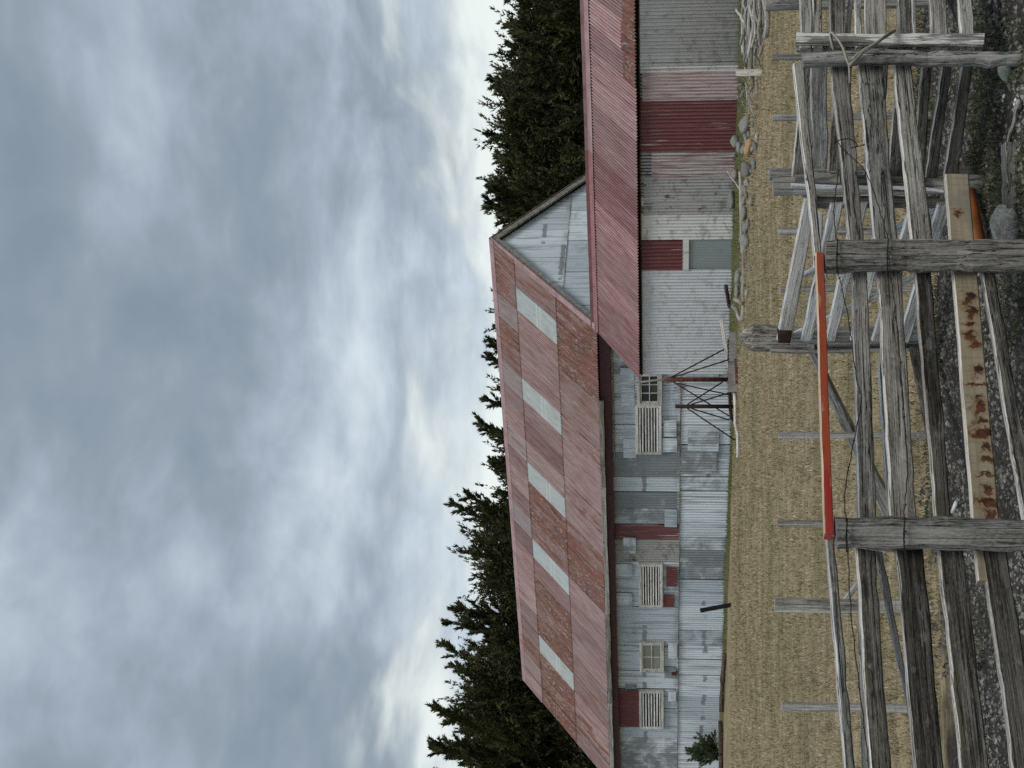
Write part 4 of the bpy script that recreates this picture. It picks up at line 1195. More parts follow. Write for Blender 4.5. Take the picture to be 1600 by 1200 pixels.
tree_at(756, 585, 64, 2.4, 26, 'low sparse cypress between the two bare-looking ones above the skylights', boughs=36, dens=58)
tree_at(748, 535, 62, 2.3, 19, 'sparse cypress top nearest the gable peak, above the right skylights', boughs=39, dens=58)
tree_at(768, 372, 58, 2.4, 20, 'cypress tip peeping out just behind the gable peak', boughs=80)
tree_at(760, 320, 54, 2.8, 27, 'narrow dense cypress filling the gap beside the gable peak', boughs=96, low=.05)
tree_at(755, 275, 55, 3.0, 21, 'broad dense cypress right behind the gable slope', boughs=110, low=.05)
tree_at(754, 225, 54, 3.0, 22, 'highest dense cypress behind the lean-to shed roof', boughs=110, low=.05)
tree_at(774, 150, 52, 3.0, 23, 'dense cypress in the middle of the clump behind the lean-to roof', boughs=110, low=.05)
tree_at(794, 70, 50, 3.0, 24, 'dense sloping cypress near the outer end of the clump behind the lean-to', boughs=110, low=.05)
tree_at(815, -15, 49, 3.2, 25, 'cypress at the outermost end of the clump, cut by the picture edge', boughs=100, low=.05)

# ------------------------------------------------------------------ shrub and things along the buildings
def shrub(x, y, r, hgt, seed, label):
    rng = np.random.default_rng(seed)
    z0 = gz(x, y)
    root = empty('shrub', (x, y, z0), label, 'shrub')
    segs = []
    for k in range(46):
        az = rng.uniform(0, 6.28); el = rng.uniform(0.15, 1.4)
        d = np.array([math.cos(az) * math.cos(el), math.sin(az) * math.cos(el), math.sin(el)])
        s = np.array([x, y, z0 + .05]) + d * 0.15
        e = np.array([x, y, z0 + .05]) + d * np.array([r, r, hgt]) * rng.uniform(.6, 1.1)
        segs.append((s, e)); segs.append((s + (e - s) * .5, e + rng.normal(size=3) * .12))
        if k % 6 == 0:
            tube('stem', [tuple(s - d * .12), tuple((s + e) / 2), tuple(e)], [.012, .008, .003], M['bark'], root, 4)
    V, tint = leaf_cloud(np.array(segs), 190, None, rng, 0.04, 0.011, 0.30)
    me = np_mesh('foliage', V - np.array([x, y, z0]), np.arange(len(V)).reshape(-1, 3), M['shrub'])
    a = me.attributes.new('tint', 'FLOAT', 'POINT'); a.data.foreach_set('value', tint.astype(np.float32))
    obj('foliage', me, Matrix.Translation((x, y, z0)), root)
p = bp(-14.75, -0.45, 0)
shrub(p.x, p.y, .50, .92, 5, 'round dark green shrub against the far left end of the barn wall')

STONE_MESH = []
def stone_mesh(seed):
    bm = bmesh.new()
    bmesh.ops.create_icosphere(bm, subdivisions=3, radius=1.0)
    for v in bm.verts:
        c = v.co.copy()
        k = 1 + 0.22 * mnoise.noise(c * 0.9 + Vector((seed * 7.1, 0, 0))) + 0.08 * mnoise.noise(c * 2.4 + Vector((0, seed * 3.3, 0)))
        v.co = c * k
    me = bpy.data.meshes.new('stone'); bm.to_mesh(me); bm.free()
    for q in me.polygons: q.use_smooth = True
    me.materials.append(M['stone'])
    return me
STONE_MESH = [stone_mesh(i) for i in range(6)]

def stone(x0, x1, y0, y1, label, group=None, color=(1, 1, 1, 1), name='stone', depth_ratio=0.85, k=0):
    """stone from its picture box: x0..x1 vertical extent, y0..y1 sideways extent; it sits on the ground"""
    g = ground_at(x1 - 0.12 * (x1 - x0), (y0 + y1) / 2)
    s, t = st(g)
    if s > -0.5 and t > LWALL_T - 0.35:            # keep clear of the shed wall
        g = g - BX * (t - (LWALL_T - 0.35)); g.z = gz(g.x, g.y)
    sc = g.y / F_PX
    rx = (y1 - y0) / 2 * sc; rz = (x1 - x0) / 2 * sc
    o = bpy.data.objects.new(name, STONE_MESH[k % 6])
    mw = Matrix.Translation((g.x, g.y, g.z + rz * 0.72)) @ Matrix.Rotation(random.uniform(-.25, .25), 4, 'Y') @ Matrix.Diagonal((rx, max(rx, rz) * depth_ratio, rz, 1)) @ Matrix.Rotation(random.uniform(-.5, .5), 4, 'Z')
    place(o, mw); o.color = color
    return tag(o, label, 'stone', group)

GRP = 'rounded stones heaped along the shed foot'
HL = ['largest pale stone on top of the heap below the dark red shed sheets', 'wide grey stone at the right front of the stone heap', 'round stone at the top left of the stone heap, against the red sheet', 'lower stone tucked under the top left one of the heap', 'small stone squeezed in the middle of the heap', 'small front stone of the heap beside the ochre one', 'small left-hand stone of the heap behind the ochre one']
for i, (a, b_, c_, d_) in enumerate(((1145, 1163, 179, 211), (1154, 1168, 185, 208), (1141, 1156, 211, 231), (1146, 1157, 221, 240), (1150, 1160, 203, 217), (1154, 1162, 211, 228), (1155, 1164, 226, 242))):
    stone(a, b_, c_, d_, HL[i], GRP, (1, 1, .97, 1), k=i)
stone(1162, 1178, 215, 244, 'ochre-stained rounded stone at the front of the stone heap', GRP, (1.7, 1.15, .62, 1), k=3)
stone(1179, 1186, 207, 221, 'small pale stone lying in front of the ochre stone', GRP, (1.5, 1.5, 1.45, 1), k=1)
stone(1137, 1150, 236, 267, 'wide grey boulder against the shed wall beside the stone heap', GRP, (.85, .87, .87, 1), k=2)
stone(1157, 1176, 253, 277, 'dark mottled boulder in the grass left of the stone heap', GRP, (.75, .78, .78, 1), k=4)
stone(1174, 1182, 248, 265, 'small flat stone in front of the dark mottled boulder', GRP, (.8, .83, .8, 1), k=5)
stone(1141, 1154, 265, 283, 'pinkish stone between the wide boulder and the fallen planks', GRP, (1.2, 1.0, .92, 1), k=0)
LB2 = ['first stone of the row along the planks, nearest the heap', 'second stone of the row along the planks, the smallest', 'third stone of the row along the planks, the widest', 'fourth stone of the row along the planks, next to the squarish one']
for i, (a, b_, c_, d_) in enumerate(((1159, 1168, 288, 305), (1158, 1167, 306, 321), (1156, 1168, 322, 347), (1159, 1169, 347, 365))):
    stone(a, b_, c_, d_, LB2[i], GRP, (.95, .97, .95, 1), k=i + 2)
sr = random.Random(9)
for i in range(26):                                 # loose small stones in the grass
    yy = sr.choice((sr.uniform(165, 285), sr.uniform(285, 430), sr.uniform(430, 500)))
    xx = 1166 + sr.uniform(-3, 16) - (6 if yy > 285 else 0) - (5 if yy > 430 else 0)
    w_ = sr.uniform(4, 9); v_ = w_ * sr.uniform(.4, .7)
    g_ = sr.uniform(.75, 1.35)
    stone(xx - v_, xx + v_, yy - w_, yy + w_, 'small loose stone in the grass along the shed foot', 'small loose stones in the grass along the shed foot', (g_, g_, g_ * .95, 1), k=i)
stone(1157, 1172, 365, 386, 'squarish pale grey stone in front of the green door panel', GRP, (1.1, 1.12, 1.08, 1), k=2)
stone(1142, 1151, 440, 467, 'long flat grey stone below the pale zinc wall beside the door', GRP, (1, 1, .95, 1), k=4)
stone(1143, 1152, 418, 438, 'grey stone wedged between the door and the long flat stone', GRP, (.9, .9, .88, 1), k=1)

# weathered poles and branches heaped by the dark zinc wall
def pole(pa, pb, r0, r1, mat, name='pole', label='', cat='pole', group=None, bend=0.05, parent=None, sides=6):
    pa, pb = Vector(pa), Vector(pb)
    n = 7
    side = (pb - pa).cross(Vector((0, 0, 1))).normalized() if (pb - pa).normalized().z < 0.95 else Vector((1, 0, 0))
    sd_ = random.random() * 50
    pts = [pa.lerp(pb, i / (n - 1)) + side * bend * nz(i * .6, sd_) + Vector((0, 0, 1)) * bend * nz(i * .55, sd_ + 9) for i in range(n)]
    o = tube(name, pts, [r0 + (r1 - r0) * i / (n - 1) for i in range(n)], mat, parent, sides, wob=0.25)
    if parent is None:
        tag(o, label, cat, group)
    return o

def near_wall(x, y, dist):
    """point seen at (x, y) that stands dist metres in front of the shed wall"""
    d = ray(x, y)
    k = (bp(0, LWALL_T - dist, 0) - EYEV).dot(BX) / d.dot(BX)
    return EYEV + d * k

GP = 'weathered poles heaped against the shed'
LP = 'grey weathered pole in the heap beside the dark zinc shed wall'
def heap(x, y, xg):
    """point seen at (x, y) standing over the ground that shows at (xg, y)"""
    return at(x, y, ground_at(xg, y).y)
for (xa, ya, xb, yb, r, xg) in ((1158, -60, 1168, 108, .045, 1181), (1163, -50, 1171, 62, .04, 1183), (1170, -70, 1176, 100, .055, 1187), (1175, -60, 1172, 135, .055, 1189), (1181, -60, 1184, 60, .045, 1191),
                              (1162, -30, 1159, 88, .03, 1180), (1178, 66, 1190, 108, .028, 1192), (1166, 40, 1165, 105, .03, 1183), (1187, -40, 1188, 90, .035, 1193), (1173, -50, 1166, 55, .04, 1187), (1168, -40, 1160, 70, .045, 1184), (1185, -60, 1178, 75, .04, 1192), (1179, -60, 1186, 95, .05, 1186), (1189, -70, 1190, 40, .05, 1195), (1169, -60, 1180, 85, .04, 1182), (1160, -50, 1176, 70, .045, 1180), (1165, -70, 1160, 95, .04, 1181), (1172, -60, 1182, 70, .05, 1188), (1182, -70, 1174, 90, .045, 1190), (1178, -50, 1189, 80, .04, 1193), (1186, -60, 1182, 102, .04, 1191), (1192, -60, 1188, 70, .045, 1196), (1161, -65, 1170, 100, .035, 1183)):
    pole(heap(xa, ya, xg), heap(xb, yb, xg), r, r * .6, M['driftwood'], 'pole', LP, 'pole', GP, .12)
pole(heap(1151, 14, 1186), heap(1168, 45, 1186), .025, .05, M['driftwood'], 'pole', 'short forked grey limb sticking up out of the pole heap', 'pole', GP)
pole(heap(1199, -60, 1204), heap(1197, 58, 1202), .06, .05, M['driftwood'], 'log', 'thick pale split log lying in front of the pole heap', 'log')
bb = timber('bluish_board', heap(1158, 32, 1180), heap(1164, 32, 1180), heap(1159, 88, 1180), heap(1163, 88, 1180), .03, M['wood_whiter'])
tag(bb, 'pale bluish board stood behind the pole heap', 'board')
wp = timber('white_post', heap(1150, 109, 1190), heap(1150, 119, 1190), heap(1192, 109, 1190), heap(1192, 119, 1190), .06, M['wood_light'])
tag(wp, 'short white painted board standing at the end of the pole heap', 'board')
GB = 'bare branches tangled at the end of the pole heap'
LBR = 'thin bare branch in the tangle between pole heap and stones'
for (xa, ya, xb, yb, r) in ((1153, 125, 1162, 165, .014), (1165, 130, 1179, 183, .016), (1152, 150, 1166, 166, .018), (1154, 175, 1162, 140, .012), (1168, 130, 1169, 180, .014), (1160, 128, 1158, 155, .014), (1172, 143, 1190, 125, .018), (1156, 130, 1150, 140, .012), (1178, 118, 1176, 150, .014), (1160, 122, 1176, 160, .013), (1182, 130, 1186, 172, .012)):
    pole(heap(xa, ya, 1186), heap(xb, yb, 1184), r, r * .6, M['driftwood'], 'branch', LBR, 'branch', GB, .10, sides=5)
pk = timber('plank', heap(1154, 268, 1161), heap(1158, 268, 1161), heap(1158, 395, 1165), heap(1162, 395, 1165), .06, M['driftwood'])
tag(pk, 'long weathered plank lying along the shed foot behind the stones', 'plank')
pk = timber('plank', heap(1161, 380, 1167), heap(1165, 380, 1167), heap(1158, 500, 1163), heap(1162, 500, 1163), .06, M['driftwood'])
tag(pk, 'long weathered plank lying before the door and pale zinc wall', 'plank')
pk = timber('plank', heap(1136, 268, 1158), heap(1138, 268, 1158), heap(1157, 300, 1160), heap(1160, 300, 1160), .04, M['wood_light'])
tag(pk, 'pale short plank leaning out from the shed wall beside the pinkish stone', 'plank')

# rusty frame implement at the shed's corner
def build_frame():
    dp = lambda x, y: at(x, y, 34.6)
    g = ground_at(1152, 590)
    root = empty('rusty_iron_frame', (g.x, 34.6, g.z), 'rusty iron frame with upright posts and crossed stay rods below the six-pane window', 'implement')
    R, RD = M['rust'], M['rust_dark']
    tube('upright', [dp(1041, 593), dp(1139, 593)], .048, R, root, 6)
    tube('upright', [dp(1055, 635), dp(1147, 635)], .044, RD, root, 6)
    pole(dp(981, 599), dp(1046, 592), .022, .03, M['driftwood'], 'pole', parent=root, bend=.03)
    for (xa, ya, xb, yb, d) in ((1044, 592, 1133, 545, .5), (1044, 592, 1139, 562, -.5), (1052, 597, 1139, 650, .3), (1058, 599, 1139, 617, -.3), (1074, 632, 1129, 597, .1), (1080, 632, 1139, 614, -.3), (1074, 638, 1149, 688, -.4), (1080, 638, 1139, 656, .4)):
        b_ = at(xb, yb, 34.6 + d)
        tube('stay_rod', [dp(xa, ya), b_], .016, RD, root, 5)
    tube('base_bar', [dp(1156, 523), dp(1143, 525), dp(1139, 532), dp(1140, 590), dp(1141, 640), dp(1143, 654), dp(1148, 658), dp(1157, 660)], .04, RD, root, 6)
    tube('base_bar', [at(1141, 620, 34.7), at(1152, 622, 34.3), at(1163, 622, 33.9)], .045, R, root, 6)
    tube('base_bar', [at(1150, 560, 34.0), at(1152, 600, 34.0)], .04, R, root, 6)
build_frame()
ps = timber('plank', at(1124, 500, 35.2), at(1129, 500, 35.2), at(1142, 600, 34.9), at(1147, 600, 34.9), .05, M['wood_light'])
tag(ps, 'pale plank slanting behind the rusty iron frame', 'plank')
ps = pole(ground_at(1150, 608) + Vector((0, 0, .06)), ground_at(1158, 715) + Vector((0, 0, .05)), .04, .03, M['wood_light'], 'pole', 'thin pale pole on the grass left of the rusty frame', 'pole')
for i, (ya, yb, xa) in enumerate(((520, 566, 1141), (566, 612, 1144))):
    p0 = at(xa, yb, 34.2); w = (yb - ya) * 34.2 / F_PX
    me = sheet_mesh(w, .26, M['scrap'], key='scrap%d' % i, seed=i)
    mw = Matrix.Translation((p0.x, p0.y - .1, gz(p0.x, p0.y) + .0)) @ Matrix.Rotation(math.radians(-4 + 9 * i), 4, 'Z') @ Matrix.Rotation(math.radians(38 + 12 * i), 4, 'X')
    o = obj('iron_sheet', me, mw)
    tag(o, ('short scrap of grey corrugated iron leaning beside the fence post top', 'short scrap of grey corrugated iron lying under the rusty frame')[i], 'iron sheet')
for i, (xa, ya, xb, yb) in enumerate(((1134, 447, 1142, 494), (1148, 468, 1160, 474), (1146, 478, 1158, 500))):
    o = pole(heap(xa, ya, xb + 2), heap(xb, yb, xb + 4), .045, .04, (M['wood_brown'], M['driftwood'], M['driftwood'])[i], 'pole', ('brown round pole propped by the long flat stone', 'short grey offcut among the poles beside the long flat stone', 'short grey post lying beside the rusty frame')[i], 'pole')

# black leaning stake in front of the barn, logs and trough at its far end
p0 = ground_at(1142, 944); p1 = at(1094, 954, p0.y)
o = tube('stake', [p0 - Vector((0, 0, .1)), p1], .055, M['black'], None, 6, smooth=False)
tag(o, 'short black stake leaning out of the grass in front of the barn', 'stake')
for i, (ya, yb, xx) in enumerate(((1022, 1066, 1130), (1068, 1112, 1128), (1128, 1178, 1127), (1180, 1260, 1127))):
    a_ = ground_at(xx + 3, yb); b_ = ground_at(xx + 3, ya)
    o = pole(a_ + Vector((0, 0, .06)), b_ + Vector((0, 0, .06)), .075, .065, M['wood_brown'], 'log', ('brown log at the barn foot under the four-pane window', 'brown log at the barn foot before the far louvre window', 'brown log below the dark green shrub', 'brown log at the barn foot by the picture edge')[i], 'log', 'logs along the barn foot', .02)

# ------------------------------------------------------------------ pens in the foreground
def d_race(y):                                    # fence and hurdle running back from the gate post
    u = 1200.0 - y
    return 1.0 / (1 / 7.75 + (1 / 8.35 - 1 / 7.75) * (1110.0 - u) / 198.0) if u > 905 else 1.0 / (1 / 8.37 + (1 / 9.4 - 1 / 8.37) * (905.0 - u) / 235.0)

WD, WK, WL = M['wood'], M['wood_dark'], M['wood_light']
g0 = at(1620, 615, d_front(615))
fence = empty('yard_fence', (g0.x, g0.y, 0), 'nearest weathered post and rail fence with one orange rail and barbed wire', 'fence')
def fpost(yl, yr, xtop, d, th, mat, seed, **kw):
    return upright('post', yl, yr, xtop, d, th, mat, fence, seed=seed, chamfer=.022, rough=.012, seg=16, warp=.02, **kw)
fpost(860, 811, 1309, d_front(835), .13, WD, 11)
fpost(425, 376, 1291, d_front(400), .13, WD, 23)
fpost(102, 81, 1256, d_front(92) + .02, .10, WD, 31)
fpost(1330, 1283, 1340, d_front(1306), .13, WD, 41)
OFF = .145                                         # rails are nailed behind the posts
rails = [
    ('rail', 838, 1291, 1304, 1325, 1329, 1347, .05, WD, 0.02),
    ('rail', 840, 1336, 1365, 1330, 1370, 1405, .04, WK, 0),
    ('rail', 900, 1338, 1346, 1330, 1352, 1366, .03, M['wood_trim'], .06),
    ('rail', 840, 1398, 1440, 1330, 1441, 1488, .045, WK, 0),
    ('rail', 840, 1462, 1502, 1330, 1517, 1562, .045, WK, 0),
    ('rail', 840, 1532, 1572, 1330, 1600, 1645, .045, WK, 0),
    ('rail', 395, 1274.5, 1287, 835, 1288.5, 1302.5, .06, M['orange'], -.10),
    ('rail', 395, 1330, 1354, 840, 1341, 1370, .04, WD, 0),
    ('rail', 395, 1369, 1407, 840, 1394, 1434, .045, WD, 0),
    ('rail', 560, 1372, 1381, 830, 1388, 1397, .03, M['wood_trim'], .09),
    ('rail', 395, 1427, 1453, 840, 1464, 1489, .045, WK, 0),
    ('rail', 272, 1477, 1514, 908, 1528, 1571, .045, M['stained'], .0),
    ('rail', 395, 1529, 1549, 840, 1604, 1630, .045, WK, 0.01),
    ('rail', 98, 1239, 1256, 398, 1272, 1284, .045, WD, .01),
    ('rail', 92, 1296, 1325, 400, 1330, 1353, .04, WD, 0),
    ('rail', 92, 1339, 1377, 400, 1368, 1405, .045, WD, 0.0),
    ('rail', 92, 1397, 1424, 400, 1425, 1460, .045, WD, 0),
]
for i, (nm, y1, a1, b1, y2, a2, b2, th, mat, of) in enumerate(rails):
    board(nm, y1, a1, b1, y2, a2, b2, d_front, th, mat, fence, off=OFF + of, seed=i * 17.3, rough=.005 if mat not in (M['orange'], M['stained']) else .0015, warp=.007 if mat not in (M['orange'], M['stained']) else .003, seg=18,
          chamfer=.006 if mat is not M['orange'] else .003, top=M['raw'] if mat is M['orange'] else (M['skylit_tan'] if mat is M['stained'] else M['skylit']))
board('brace', 1115, 1420, 1427, 862, 1366, 1379, d_front, .03, M['wood_trim'], fence, off=OFF + .10)

def wire(name, pts, dfun, off, parent, r=.0022, mat=None, barbs=True, sub=6):
    P = [at(x, y, dfun(y) + off) for x, y in pts]
    Q = []
    for i in range(len(P) - 1):
        for k in range(sub):
            t = k / sub
            p0 = P[max(i - 1, 0)]; p1 = P[i]; p2 = P[i + 1]; p3 = P[min(i + 2, len(P) - 1)]
            Q.append(0.5 * ((2 * p1) + (-p0 + p2) * t + (2 * p0 - 5 * p1 + 4 * p2 - p3) * t * t + (-p0 + 3 * p1 - 3 * p2 + p3) * t ** 3))
    Q.append(P[-1])
    for q in range(len(Q)):
        Q[q] = Q[q] + Vector((0, 0, .002 * math.sin(q * 2.1)))
    w = tube(name, Q, r, mat or M['wire'], parent, 5)
    if barbs:
        V, Fs = [], []
        L = 0
        inv = WM[w.name].inverted()
        for i in range(len(Q) - 1):
            L += (Q[i + 1] - Q[i]).length
            if L > 0.11:
                L = 0
                for k in range(3):
                    d = Vector((random.uniform(-1, 1), random.uniform(-1, 1), random.uniform(-1, 1))).normalized() * .014
                    c = Q[i]; s = d.cross(Vector((.3, .5, .8))).normalized() * .0022
                    s2 = d.cross(s).normalized() * .0022
                    b0 = len(V)
                    V += [inv @ (c + s), inv @ (c - s * .5 + s2), inv @ (c - s * .5 - s2), inv @ (c + d)]
                    Fs += [(b0, b0 + 1, b0 + 3), (b0 + 1, b0 + 2, b0 + 3), (b0 + 2, b0, b0 + 3)]
        b = obj('barb', py_mesh('barb', V, Fs, mat or M['wire']), WM[w.name], w)
        b['kind'] = 'stuff'
    return w
wire('barbed_wire', [(1306, 214), (1313, 228), (1330, 245), (1348, 262), (1362, 290), (1375, 330), (1387, 372), (1389, 400), (1391, 428), (1400, 490), (1408, 580), (1411, 640), (1418, 720), (1415, 775), (1412, 812), (1413, 840), (1415, 866), (1430, 950), (1447, 1060), (1458, 1150), (1468, 1250)], d_front, -.012, fence)
wire('barbed_wire', [(1311, 265), (1307, 290), (1303, 325), (1305, 360), (1307, 376), (1308, 400), (1310, 425), (1326, 500), (1338, 590), (1346, 625), (1334, 690), (1320, 770), (1322, 812), (1323, 840), (1325, 866), (1330, 960), (1343, 1075), (1357, 1190), (1362, 1250)], d_front, -.012, fence)
wire('barbed_wire', [(1303, 224), (1312, 219), (1326, 217), (1336, 222), (1339, 228), (1330, 231), (1340, 229), (1352, 226)], d_front, .06, fence, r=.0024)
# wire wraps on the two posts
for (xx, yc, h) in ((1308, 400, 26), (1387, 400, 27), (1323, 836, 26), (1413, 836, 27)):
    d = d_front(yc)
    tube('wire_wrap', [at(xx + 1, yc + h, d + .05), at(xx, yc + h, d - .01), at(xx - 1, yc, d - .02), at(xx + 1, yc - h, d - .01), at(xx + 1, yc - h, d + .05)], .003, M['wire'], fence, 5)

# gate hung at the outer post
gate = empty('yard_gate', tuple(at(1545, 60, d_front(60) + .1).to_2d()) + (0.1,), 'many-railed grey wooden gate tied to the thin post with twisted wire', 'gate')
dg = lambda y: d_front(y) + .10
timber('stile', at(1243, 50, dg(50) - .04), at(1243, 66, dg(66) - .04), at(1537, 50, dg(50) - .04), at(1537, 67, dg(67) - .04), .03, M['wood_white'], gate, seg=14, rough=.003)
timber('stile', at(1245, 64, dg(64) + .045), at(1245, 77, dg(77) + .045), at(1536, 64, dg(64) + .045), at(1534, 79, dg(79) + .045), .03, WD, gate, seg=14)
for i, (a1, b1, a2, b2, mat) in enumerate(((1247, 1267, 1250, 1268, M['wood_trim']), (1267, 1282, 1268, 1284, WD), (1294, 1320, 1297, 1322, WD), (1336, 1346, 1339, 1350, M['wood_trim']), (1348, 1384, 1353, 1387, M['wood_trim']), (1399, 1419, 1406, 1427, WD), (1419, 1427, 1427, 1433, M['wood_trim']), (1447, 1472, 1455, 1482, M['wood_trim']), (1492, 1514, 1502, 1524, M['wood_trim']))):
    board('rail', -90, a1, b1, 74, a2, b2, dg, .035, mat, gate, off=.0, seed=i * 5.5 + 300, top=M['skylit'], chamfer=.005)
board('brace', -40, 1465, 1480, 66, 1512, 1524, dg, .03, WK, gate, off=.05)
board('brace', -60, 1325, 1334, 74, 1324, 1331, dg, .03, M['wood_trim'], gate, off=.04)
# twisted wire tie between gate and post
tie = empty('wire_tie', tuple(at(1330, 90, d_front(90) - .05)), 'pale twisted wire loop tying the gate to the thin post', 'wire tie')
def loop(pts, r, off):
    P = [at(x, y, d_front(y) + off_) for (x, y, off_) in pts]
    tube('strand', P, r, M['rope'], tie, 6)
loop([(1302, 78, .02), (1297, 58, .0), (1297, 51, -.01), (1301, 51, -.03), (1310, 62, -.05), (1318, 76, -.05), (1322, 90, -.05), (1327, 103, -.03), (1328, 130, .02)], .006, 0)
loop([(1304, 77, .03), (1299, 60, .01), (1300, 53, -.0), (1304, 54, -.03), (1313, 66, -.05), (1320, 82, -.05), (1326, 100, -.04)], .005, 0)
loop([(1398, 48, .05), (1388, 53, .0), (1378, 60, -.03), (1366, 70, -.04), (1350, 78, -.05), (1342, 88, -.05), (1334, 96, -.045), (1327, 102, -.04)], .008, 0)
loop([(1396, 50, .05), (1374, 64, -.03), (1352, 80, -.05), (1340, 84, -.055), (1332, 92, -.05)], .006, 0)
loop([(1341, 102, -.03), (1345, 118, .06), (1349, 130, .12)], .003, 0)

# short fence running back from the gate post to the paired posts
g1 = at(1560, 190, 8.0)
race = empty('race_fence', (g1.x, g1.y, 0), 'short dark railed fence behind the near rails, ending at two weathered posts', 'fence')
upright('post', 279, 262, 1203, 8.50, .09, M['wood_trim'], race, chamfer=.012, seed=71)
upright('post', 304, 277, 1209, 8.33, .10, M['wood_trim'], race, chamfer=.022, rough=.012, seed=72)
for i, (a1, b1, a2, b2, mat, of) in enumerate(((1253, 1286, 1237, 1264, WD, .05), (1306, 1332, 1293, 1319, WD, .02), (1367, 1388, 1349, 1373, WD, .02), (1401, 1423, 1388, 1410, WK, .02), (1441, 1457, 1424, 1443, WK, .02), (1472, 1488, 1445, 1464, WK, .02), (1504, 1522, 1474, 1497, WK, .02))):
    board('rail', 100, a1, b1, 277, a2, b2, d_race, .035, mat, race, off=of, seed=400 + i * 7, top=M['skylit'], chamfer=.006)
board('rail', 99, 1266, 1293, 264, 1268, 1292, lambda y: d_race(y) - .10, .03, M['wood_trim'], race, seed=470)
timber('batten', at(1237, 284, 8.2), at(1237, 292, 8.2), at(1475, 296, 8.2), at(1475, 301, 8.2), .015, M['wood_whiter'], race, seg=10)
timber('block', at(1242, 271, 8.28), at(1242, 283, 8.28), at(1312, 266, 8.28), at(1312, 286, 8.28), .06, WD, race, seg=4)
timber('block', at(1340, 272, 8.28), at(1340, 292, 8.28), at(1440, 275, 8.28), at(1440, 297, 8.28), .06, WK, race, seg=4)

# pale hurdle
g2 = at(1480, 430, 8.9)
hur = empty('sheep_hurdle', (g2.x, g2.y, 0.05), 'pale sun-faded wooden hurdle with diagonal braces between the paired posts and the round post', 'hurdle')
dh = lambda y: d_race(y) - .05
timber('stile', at(1256, 311, dh(311) + .03), at(1256, 326, dh(326) + .03), at(1470, 312, dh(312) + .03), at(1470, 327, dh(327) + .03), .03, WD, hur)
timber('stile', at(1236, 525, dh(525) + .03), at(1236, 540, dh(540) + .03), at(1440, 522, dh(522) + .03), at(1440, 538, dh(538) + .03), .03, M['wood_trim'], hur)
for i, (y1, a1, b1, y2, a2, b2) in enumerate(((312, 1256, 1277, 533, 1213, 1237), (320, 1297, 1318, 533, 1251, 1269), (320, 1333, 1356, 533, 1289, 1306), (320, 1374, 1395, 533, 1328, 1343), (320, 1421, 1445, 533, 1361, 1379), (320, 1465, 1489, 535, 1402, 1421))):
    board('rail', y1, a1, b1, y2, a2, b2, dh, .028, WL, hur, seed=500 + 9 * i, rough=.003, warp=.006, top=M['wood_whiter'], chamfer=.008)  # whiter top edges of rails and braces imitate sky brightness in the colour
for i, (y1, a1, b1, y2, a2, b2) in enumerate(((527, 1230, 1245, 430, 1432, 1450), (432, 1250, 1266, 324, 1462, 1480))):
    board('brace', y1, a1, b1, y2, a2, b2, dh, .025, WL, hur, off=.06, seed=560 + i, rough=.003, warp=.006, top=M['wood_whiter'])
board('brace', 440, 1270, 1284, 335, 1272, 1287, dh, .02, WL, hur, off=.09, seed=570)
board('cap', 536, 1217, 1236, 513, 1214, 1238, lambda y: 9.3, .04, M['rust_dark'], hur, off=-.02, seg=3)

# old round strainer post with its stays
sp_ = empty('strainer_post', tuple(at(1480, 530, 9.55).to_2d()) + (0.0,), 'old round split strainer post with tapered grey top at the end of the hurdle', 'post')
c = at(1157, 530, 9.6)
rads = [.03, .058, .078, .082, .080, .078, .078, .080, .085]
zs = [c.z, c.z - .025, c.z - .08, c.z - .2, c.z - .4, c.z - .6, c.z - .8, c.z - 1.05, -.2]
tube('shaft', [(c.x + .008 * math.sin(k), c.y + .01 * math.cos(k * 1.7), z) for k, z in enumerate(zs)], rads, M['wood'], sp_, 14, smooth=True, wob=.16)
timber('side_board', at(1205, 545, 9.5), at(1205, 551, 9.5), at(1440, 545, 9.5), at(1440, 551, 9.5), .06, M['wood_trim'], sp_)
e1 = ground_at(1405, 835)
dA = 9.5
timber('stay', at(1261, 549, dA), at(1272, 549, dA), e1 + Vector((0, 0, .06)), e1 - Vector((0, 0, .06)), .06, M['wood_trim'], sp_)
timber('stay', at(1421, 543, 9.45), at(1440, 543, 9.45), at(1462, 740, 8.7), at(1484, 740, 8.7), .03, WK, sp_)

# wire fence across the field
wf = empty('wire_fence', (0.0, 9.9, 0.0), 'low wire fence of thin grey battens across the field behind the yard rails', 'fence')
for i, (yc, w, xt, dd) in enumerate(((1262, 11, 1220, 9.9), (1105, 12, 1222, 9.9), (947, 20, 1211, 9.9), (818, 11, 1215, 9.9), (680, 10, 1217, 9.9), (452, 10, 1220, 9.9), (361, 11, 1217, 9.9), (183, 10, 1208, 9.9), (88, 9, 1207, 9.9), (-2, 30, 1197, 9.8))):
    upright('post', yc + w / 2, yc - w / 2, xt, dd, .045 if w < 15 else .08, M['wood_trim'], wf, chamfer=.004, seed=600 + i, seg=6, rough=.002, warp=.006)
for xx in (1223, 1257, 1291, 1326, 1362, 1400):
    pts = [at(xx + 1.2 * math.sin(k * 2.1), 1280 - k * 65, 9.87) for k in range(21)]
    tube('fence_wire', pts, .0011, M['wire_grey'], wf, 4)
board('brace', 948, 1309, 1319, 838, 1392, 1404, lambda y: 10.0, .04, M['wood_trim'], wf)

